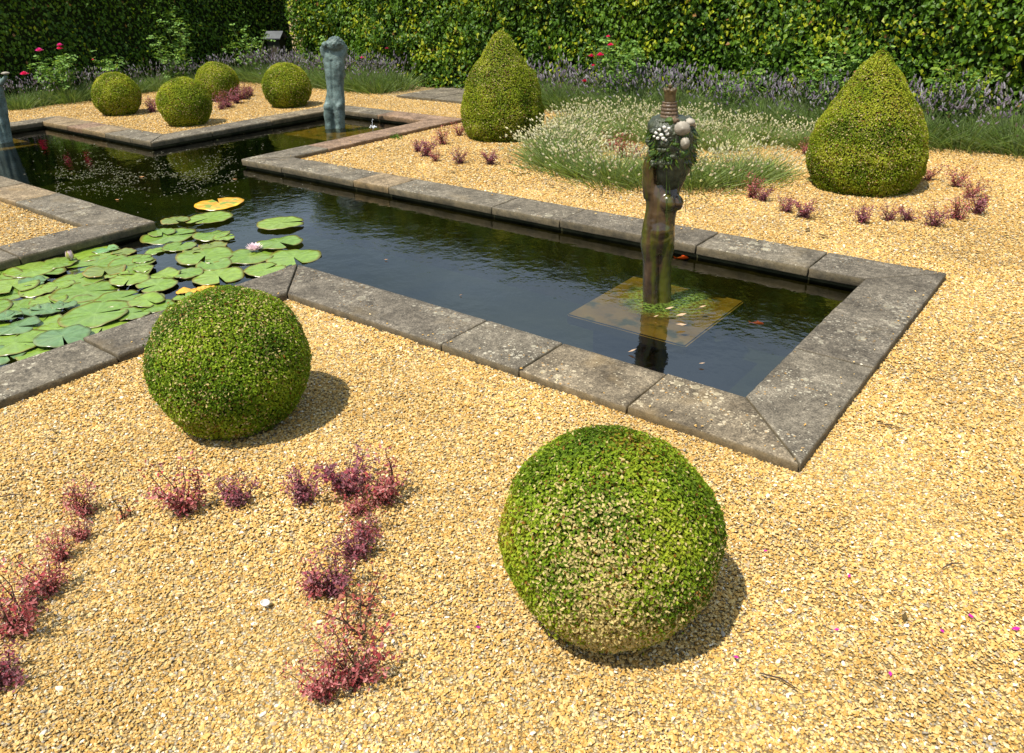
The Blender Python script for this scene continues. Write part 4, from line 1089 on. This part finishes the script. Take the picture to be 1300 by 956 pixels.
padsA = [(720, 215, 195, 'g'), (690, 120, 150, 'g'), (800, 105, 85, 'l'), (1000, 200, 150, 'g'), (930, 130, 75, 'b'), (1030, 265, 115, 'g'), (880, 302, 75, 'g'), (975, 342, 122, 'g'), (790, 280, 130, 'b'),
         (600, 325, 160, 'g'), (655, 420, 215, 'g'), (440, 375, 95, 'g'), (290, 410, 110, 'g'), (290, 295, 155, 'g'), (50, 300, 130, 'g'), (440, 215, 112, 'g'), (200, 250, 150, 'g'), (100, 395, 150, 'g'), (55, 445, 105, 'g'),
         (10, 515, 80, 'g'), (140, 530, 105, 'g'), (370, 490, 110, 'g'), (180, 600, 100, 'd'), (350, 580, 100, 'd'), (490, 545, 75, 'd'), (900, 490, 160, 'g'), (1110, 505, 115, 'g'), (1180, 545, 120, 'g'), (620, 505, 120, 'g'),
         (320, 655, 120, 'g'), (140, 705, 130, 'd'), (420, 705, 125, 'g'), (60, 640, 90, 'd'), (560, 735, 90, 'g'), (120, 820, 200, 'g'), (480, 790, 160, 'd'), (40, 900, 130, 'd'), (770, 690, 170, 'g'), (720, 605, 222, 'G'),
         (-120, 380, 150, 'g'), (-130, 560, 160, 'g'), (-120, 720, 150, 'g'), (-60, 860, 140, 'g'), (1000, 600, 110, 'g'),
         (-150, 250, 120, 'g'), (600, 640, 100, 'g'), (250, 360, 80, 'd'), (90, 370, 90, 'g'), (20, 760, 110, 'g'), (290, 880, 130, 'g')]
padsB = [(535, 108, 145, 'y'), (465, 212, 140, 'g'), (960, 248, 150, 'g'), (950, 385, 142, 'g'), (1045, 470, 172, 'g'), (740, 467, 155, 'g'), (850, 560, 130, 'g'), (530, 607, 157, 'g'), (500, 530, 108, 'g'), (440, 470, 172, 'g'),
         (480, 330, 110, 'g'), (570, 345, 70, 'g'), (235, 232, 85, 'b'), (190, 325, 182, 'g'), (95, 432, 62, 'g'), (260, 400, 100, 'g'), (490, 398, 85, 'b'), (150, 600, 100, 'g'), (320, 590, 92, 'g'), (110, 675, 118, 'g'), (15, 500, 65, 'g'),
         (15, 565, 60, 'g'), (310, 705, 62, 'y'), (440, 690, 62, 'y'), (55, 760, 85, 'g'), (100, 815, 115, 'g'), (300, 752, 75, 'g'), (355, 440, 60, 'b'), (110, 300, 80, 'g')]
pads = [(x/5.909, 300+y/5.909, h_/5.909, c_) for x, y, h_, c_ in padsA]+[(180+x/5.417, 240+y/5.417, h_/5.417, c_) for x, y, h_, c_ in padsB]
gl_ = 'water lily pads floating in the lower left pond arm'
for i, (px, py, hw, k) in enumerate(pads):
    p = at(px, py, WZ); dist = np.linalg.norm(p-CAM); r_ = hw*dist/FPX*1.04
    r_ = min(r_, .20)
    # keep every leaf on the water
    x_, y_ = float(p[0]), float(p[1])
    if y_ < Y0: x_ = min(max(x_, SX0+.0+r_*.75), SX1-r_*.8)
    col = GR[i % 5]; rim = (.17, .13, .03); lift = .020; lb = 'green water lily pad among the crowd of pads on the pond'; gg = gl_
    if k == 'y': col = (.62, .33, .02); rim = (.65, .30, .02); lb = ['large yellow and orange lily pad floating alone at the top of the pads', 'small orange lily pad just behind the left near box ball', 'orange edged lily pad touching the top of the left near box ball'][[60, 82, 83].index(i)] if False else None
    if k == 'b': col = (.15, .19, .03); rim = (.26, .15, .03)
    if k == 'd': col = (.11, .19, .07); rim = (.13, .16, .06); lift = .03
    if k == 'l': col = (.16, .30, .12)
    if k == 'y':
        lb = 'large yellow and orange lily pad floating apart at the far end of the pads' if hw > 20 else ('small orange lily pad on dark water just behind the near left box ball' if px < 245 else 'small orange green lily pad half hidden by the near left box ball')
        gg = None
    elif k == 'b': lb = 'brownish yellow old water lily pad among the green pads'
    elif k == 'd': lb = 'dark bluish green lily pad with curled rim near the left edge of the pond'
    elif k == 'G': lb = 'largest light green lily pad, lying raised on top beside the near coping'; gg = None
    me = pad_mesh(r_, random.uniform(.05, .22), .07, lift*random.uniform(.4, 1.4), col, rim, random.uniform(0, 90))
    o = link('lily_pad', me, M['pad']); tag(o, lb, 'lily pad', gg)
    o.location = (x_, y_, WZ+.004+(i % 9)*.0022+(.012 if k in 'Gd' else 0)); o.rotation_euler = (random.gauss(0, .012), random.gauss(0, .012), random.uniform(0, 6.28))
    if k == 'y' and hw > 20:
        C = me.color_attributes['lc']; 
        for j, v in enumerate(me.vertices):
            f = noise.noise(Vector((v.co.x*14, v.co.y*14, 2)))
            C.data[j].color = (.22, .28, .03, 1) if f > .1 and v.co.length < r_*.8 else (.68, .34+f*.2, .02, 1)
# lily flowers
def lily(px, py, r_, label, bud=False, colr=(.85, .66, .7)):
    p = at(px, py, WZ+.02); root = empty('water_lily_flower', (p[0], p[1], WZ+.008)); tag(root, label, 'water lily')
    V = []; F = []; C = []
    for ring, (cnt, el, ln) in enumerate(((10, .15, 1.0), (10, .5, .95), (9, .85, .85), (7, 1.2, .7)) if not bud else ((6, 1.32, 1.0), (5, 1.42, .98))):
        for j in range(cnt):
            an = 2*math.pi*j/cnt+ring*.33; o_ = Vector((math.cos(an), math.sin(an), 0)); s_ = Vector((-math.sin(an), math.cos(an), 0)); k0 = len(V)
            for i in range(6):
                f = i/5; e = el+ (.35*f if not bud else .25*f*f); q = o_*math.cos(el)*f*ln*r_ + Vector((0, 0, 1))*math.sin(min(e, 1.55))*f*ln*r_
                if bud: q += o_*r_*.22*math.sin(math.pi*min(1, f*1.05))
                w_ = r_*(.17 if not bud else .2)*math.sin(math.pi*(.12+.86*f))**.8
                for s2 in (-1, 0, 1):
                    V.append(q+s_*w_*s2+Vector((0, 0, abs(s2)*w_*.35)) - (o_*abs(s2)*w_*(.4 if bud else 0))); cc = np.array(colr)*(1-.25*(1-f)); C.append(cc if not (bud and ring == 0 and j % 2) else np.array((.42, .40, .12)))
            for i in range(5):
                for m in range(2): a = k0+i*3+m; F.append((a, a+1, a+4, a+3))
    link('petals', mesh_np('lily_petals', [tuple(v) for v in V], F, np.array(C), smooth=True), M['petal'], root)
    if not bud:
        b = blob('stamens', (0, 0, r_*.25), (r_*.2, r_*.2, r_*.18), plain('yellow_stamens', (.7, .5, .05)), root, .3)
    return root
lily(323, 316, .062, 'open pale pink water lily flower floating among the pads')
lily(90, 330, .075, 'closed pale pink water lily bud beside the left coping', True)
lily(150.5, 369, .02, 'tiny white water lily bud tip poking out between the pads', True, (.8, .8, .85))

# ------------------------------------------------------------------ floating leaves, fish, debris
def flake(px, py, s_, col, label, cat, z, name, group=None, asp=.5, mat='petal', rz=None, curl=.15):
    p = at(px, py, z)
    V, F, C = leaf_arrays(np.array([[0, 0, 0]], float), np.array([[0, 0, 1.0]]), s_, s_*asp, np.array([col], float), .25, T=np.array([[1.0, 0, 0]]), curl=-curl)
    V = V+np.array([0, 0, .002]); o = link(name, mesh_np(name, V, F, C), M[mat]); o.location = p; o.rotation_euler = (random.gauss(0, .1), random.gauss(0, .1), random.uniform(0, 6.28) if rz is None else rz)
    return tag(o, label, cat, group)
FL = 'pale buff fallen leaf floating on the water near the fountain statue'
for (px, py, s_) in [(850, 392, .05), (865, 400.5, .058), (864.5, 413, .058), (892, 390, .045), (803, 446, .045), (891, 462, .03), (833, 402, .03)]:
    flake(px, py, s_, (.62, .42, .26), FL, 'leaf', WZ+.012 if py > 440 else WZ+.016, 'fallen_leaf', 'fallen leaves floating by the statue', .5, rz=rad(38))
for (px, py, s_) in [(149, 254, .04), (298, 228, .05), (180, 225, .05), (726, 286, .045), (490, 330, .03), (250, 262, .03), (585, 375, .02)]:
    flake(px, py, s_, (.5, .25, .1), 'single orange brown leaf floating on the open dark water', 'leaf', WZ+.004, 'fallen_leaf', 'fallen leaves on the open water', .5)
flake(317, 767, .001, (.5, .5, .5), 'x', 'leaf', GZ, 'tmp') if False else None
PL = 'fallen magenta petal lying on the golden gravel'
for (px, py) in [(1232, 783), (1290, 799), (972, 700), (470, 676), (297, 557), (607, 797), (1062, 800), (1130, 856), (1078, 732), (1196, 802), (935, 835)]:
    flake(px, py, .024 if px > 1200 else .016, (.5, .02, .3), PL, 'petal', GZ+.008, 'fallen_petal', 'magenta petals on the gravel', .6)
DL = 'dry dark brown leaf scrap lying on the gravel'
for (px, py, s_) in [(70, 547, .05), (1148, 784, .045), (65, 558, .04), (648, 219, .0), (575, 218, .1), (660, 222, .08), (700, 236, .09), (715, 238, .07), (1045, 300, .09), (1025, 292, .1), (1150, 560, .03), (480, 188, .12), (440, 196, .12), (760, 690, .0)]:
    if s_: flake(px, py, s_, (.12, .08, .03), DL, 'leaf', GZ+.008, 'dry_leaf', 'dry scraps on the gravel', .35, mat='soft')
for (px, py, L_, an) in [(1210, 718, .07, .9), (1130, 541, .09, .2), (990, 865, .1, .1), (15, 630, .1, .8)]:
    p = at(px, py, GZ+.010); V, F = tube_mesh([[((-L_/2, 0, 0), .002), ((0, .006, .004), .0025), ((L_/2, -.004, .002), .001)]], 5)
    o = link('fallen_twig', mesh_np('twig', [tuple(v) for v in V], F), M['twig']); o.location = p; o.rotation_euler = (0, 0, an); tag(o, 'thin brown twig lying on the near gravel', 'twig', 'twigs on the gravel')
p = at(337, 767, GZ+.008); bm = bmesh.new()
S = 20
ringv = [[bm.verts.new((math.cos(2*math.pi*j/S)*r_, math.sin(2*math.pi*j/S)*r_*.8, z)) for j in range(S)] for r_, z in ((.013, 0), (.0155, .007), (.013, .0085), (.009, .003))]
for a_, b_ in zip(ringv, ringv[1:]):
    for j in range(S): bm.faces.new((a_[j], a_[(j+1) % S], b_[(j+1) % S], b_[j]))
bm.faces.new(ringv[-1]); me = bpy.data.meshes.new('snail_shell'); bm.to_mesh(me); bm.free()
o = link('sea_shell', me, M['whitestone']); o.location = p; tag(o, 'small white rimmed shell lying on the gravel left of the barberry line', 'shell')

t = NT('goldfish_skin'); M['fish'] = t.done(t.bsdf((.85, .10, .01), .35, .5))
def fish(px, py, L_, rz, label):
    p = at(px, py, WZ-.012); root = empty('goldfish', (p[0], p[1], WZ-.014), rz); tag(root, label, 'goldfish')
    bm = bmesh.new(); ball_(bm, (0, 0, 0), (L_*.38, L_*.10, L_*.13), 3)
    for v in bm.verts:
        f = (v.co.x/L_+.38)/.76
        if f < .5: v.co.y *= .35+1.3*f; v.co.z *= .35+1.3*f
    me = bpy.data.meshes.new('fish_body'); bm.to_mesh(me); bm.free(); link('body', me, M['fish'], root)
    V = [(-L_*.34, 0, 0), (-L_*.58, .002, L_*.13), (-L_*.5, 0, 0), (-L_*.58, .002, -L_*.13), (-.02*L_, 0, L_*.1), (.15*L_, 0, L_*.12), (.0, 0, L_*.18), (-.12*L_, 0, L_*.15)]
    link('fins', mesh_np('fins', V, [(0, 1, 2), (0, 2, 3), (4, 5, 6, 7)]), M['fish'], root)
fish(867, 327, .11, rad(38), 'orange goldfish by the far coping right of the fountain statue')
fish(962, 410, .085, rad(20), 'small orange goldfish in the right corner of the near pond arm')
# floating specks and scum on the far water
n = 1500; q = []
while len(q) < n:
    x_ = random.uniform(70, 300); y_ = random.gauss(220-(x_-200)*.02, 13)
    p = at(x_, y_, WZ+.003)
    if in_pool(p[0], p[1], -.03) and noise.noise(Vector((p[0]*3, p[1]*3, 1))) > -.12: q.append(p)
for k in range(500):
    p = at(random.uniform(30, 450), random.uniform(150, 250), WZ+.003)
    if in_pool(p[0], p[1], -.03): q.append(p)
q = np.array(q); n = len(q)
V, F, C = leaf_arrays(q, np.tile([0, 0, 1.0], (n, 1))+R.normal(0, .05, (n, 3)), R.uniform(.008, .03, n), R.uniform(.004, .012, n), np.array([(.28, .27, .17), (.20, .22, .09), (.4, .38, .3)])[R.integers(0, 3, n)]*R.uniform(.6, 1.1, (n, 1)), .0)
o = link('floating_specks', mesh_np('specks', V, F, C), M['soft']); tag(o, 'pale specks of blossom drifting on the far dark water', 'specks', None, 'stuff')
# small bubbling jet in the back arm
root = empty('water_jet', tuple(at(473, 161, WZ))); tag(root, 'tiny bubbling water jet beside the blue green torso', 'water jet')
t = NT('foam'); M['foam'] = t.done(t.bsdf((.75, .78, .8), .25, .6))
bm = bmesh.new(); rr = random.Random(4)
for k in range(22): ball_(bm, (rr.gauss(0, .04), rr.gauss(0, .04), rr.uniform(-.003, .004)), rr.uniform(.003, .007), 2)
for k in range(14): ball_(bm, (rr.gauss(0, .006), rr.gauss(0, .006), k*.007), .003, 2)
me = bpy.data.meshes.new('foam'); bm.to_mesh(me); bm.free(); link('foam', me, M['foam'], root)

# low weeds on gravel
def tuft(px, py, sc, label):
    p = at(px, py); n = 60; P0 = np.stack([R.normal(0, .05, n), R.normal(0, .02, n), np.zeros(n)], 1); D = R.normal(0, .6, (n, 3)); D[:, 2] = 1
    V, F, C, _ = blades(P0, D, R.uniform(.02, .05, n), .007, np.array([(.12, .2, .03)])*R.uniform(.7, 1.2, (n, 1)))
    o = link('weed_tuft', mesh_np('weed', V, F, C), M['soft']); o.location = p; o.scale = (sc,)*3; tag(o, label, 'weed')
tuft(501, 175, 1.3, 'low green weed tuft growing beside the pink coping near the torso')
tuft(440, 350, .0001, 'x') if False else None

# ------------------------------------------------------------------ camera, light, world
cd = bpy.data.cameras.new('camera'); cam = bpy.data.objects.new('camera', cd); COL.objects.link(cam); scene.camera = cam
mat = Matrix(((_r2[0], _u2[0], -_d[0]), (_r2[1], _u2[1], -_d[1]), (_r2[2], _u2[2], -_d[2]))).to_4x4(); mat.translation = Vector(CAM)
cam.matrix_world = mat
cd.sensor_fit = 'HORIZONTAL'; cd.sensor_width = 36; cd.lens = FPX/1300*36; cd.shift_y = -(478-PY0)/1300
cd.clip_start = .05; cd.clip_end = 500

SUN_EL = 64; SUN_TRAVEL = rad(79)      # direction the light travels, in plan
sd = bpy.data.lights.new('sun', 'SUN'); sun = bpy.data.objects.new('sun', sd); COL.objects.link(sun)
sd.energy = 5.0; sd.angle = rad(.53); sd.color = (1, .95, .86)
dv = Vector((math.cos(SUN_TRAVEL)*math.cos(rad(SUN_EL)), math.sin(SUN_TRAVEL)*math.cos(rad(SUN_EL)), -math.sin(rad(SUN_EL))))
sun.rotation_euler = dv.to_track_quat('-Z', 'Y').to_euler()
w = bpy.data.worlds.new('World'); scene.world = w; w.use_nodes = True
nt = w.node_tree; nt.nodes.clear(); out = nt.nodes.new('ShaderNodeOutputWorld'); bg = nt.nodes.new('ShaderNodeBackground')
sky = nt.nodes.new('ShaderNodeTexSky'); sky.sky_type = 'NISHITA'; sky.sun_disc = False; sky.sun_elevation = rad(SUN_EL)
to_sun = -dv; sky.sun_rotation = math.atan2(to_sun.x, to_sun.y); sky.air_density = 1.0; sky.dust_density = 1.5
# soft clouds
tc = nt.nodes.new('ShaderNodeTexCoord'); nn = nt.nodes.new('ShaderNodeTexNoise'); nn.inputs['Scale'].default_value = 2.2; nn.inputs['Detail'].default_value = 7
mp = nt.nodes.new('ShaderNodeMapping'); mp.inputs['Scale'].default_value = (1, 1, 2.5); nt.links.new(tc.outputs['Generated'], mp.inputs[0]); nt.links.new(mp.outputs[0], nn.inputs['Vector'])
cr = nt.nodes.new('ShaderNodeValToRGB'); cr.color_ramp.elements[0].position = .2; cr.color_ramp.elements[1].position = .7
nt.links.new(nn.outputs['Fac'], cr.inputs[0]); mx = nt.nodes.new('ShaderNodeMix'); mx.data_type = 'RGBA'
ml = nt.nodes.new('ShaderNodeMath'); ml.operation = 'MULTIPLY'; ml.inputs[1].default_value = .75; nt.links.new(cr.outputs[0], ml.inputs[0]); nt.links.new(ml.outputs[0], mx.inputs[0])
nt.links.new(sky.outputs[0], mx.inputs[6]); mx.inputs[7].default_value = (9.6, 12.0, 14.2, 1)
nt.links.new(mx.outputs[2], bg.inputs[0]); bg.inputs[1].default_value = .075; nt.links.new(bg.outputs[0], out.inputs[0])

vs = scene.view_settings; vs.view_transform = 'Standard'; vs.look = 'None'; vs.gamma = 1; vs.exposure = .48; vs.use_curve_mapping = False
cy = scene.cycles; cy.use_denoising = True; cy.max_bounces = 8; cy.transparent_max_bounces = 12; cy.diffuse_bounces = 3; cy.glossy_bounces = 3
try: cy.denoiser = 'OPENIMAGEDENOISE'; cy.denoising_prefilter = 'ACCURATE'
except Exception: pass
cy.caustics_reflective = False; cy.caustics_refractive = False
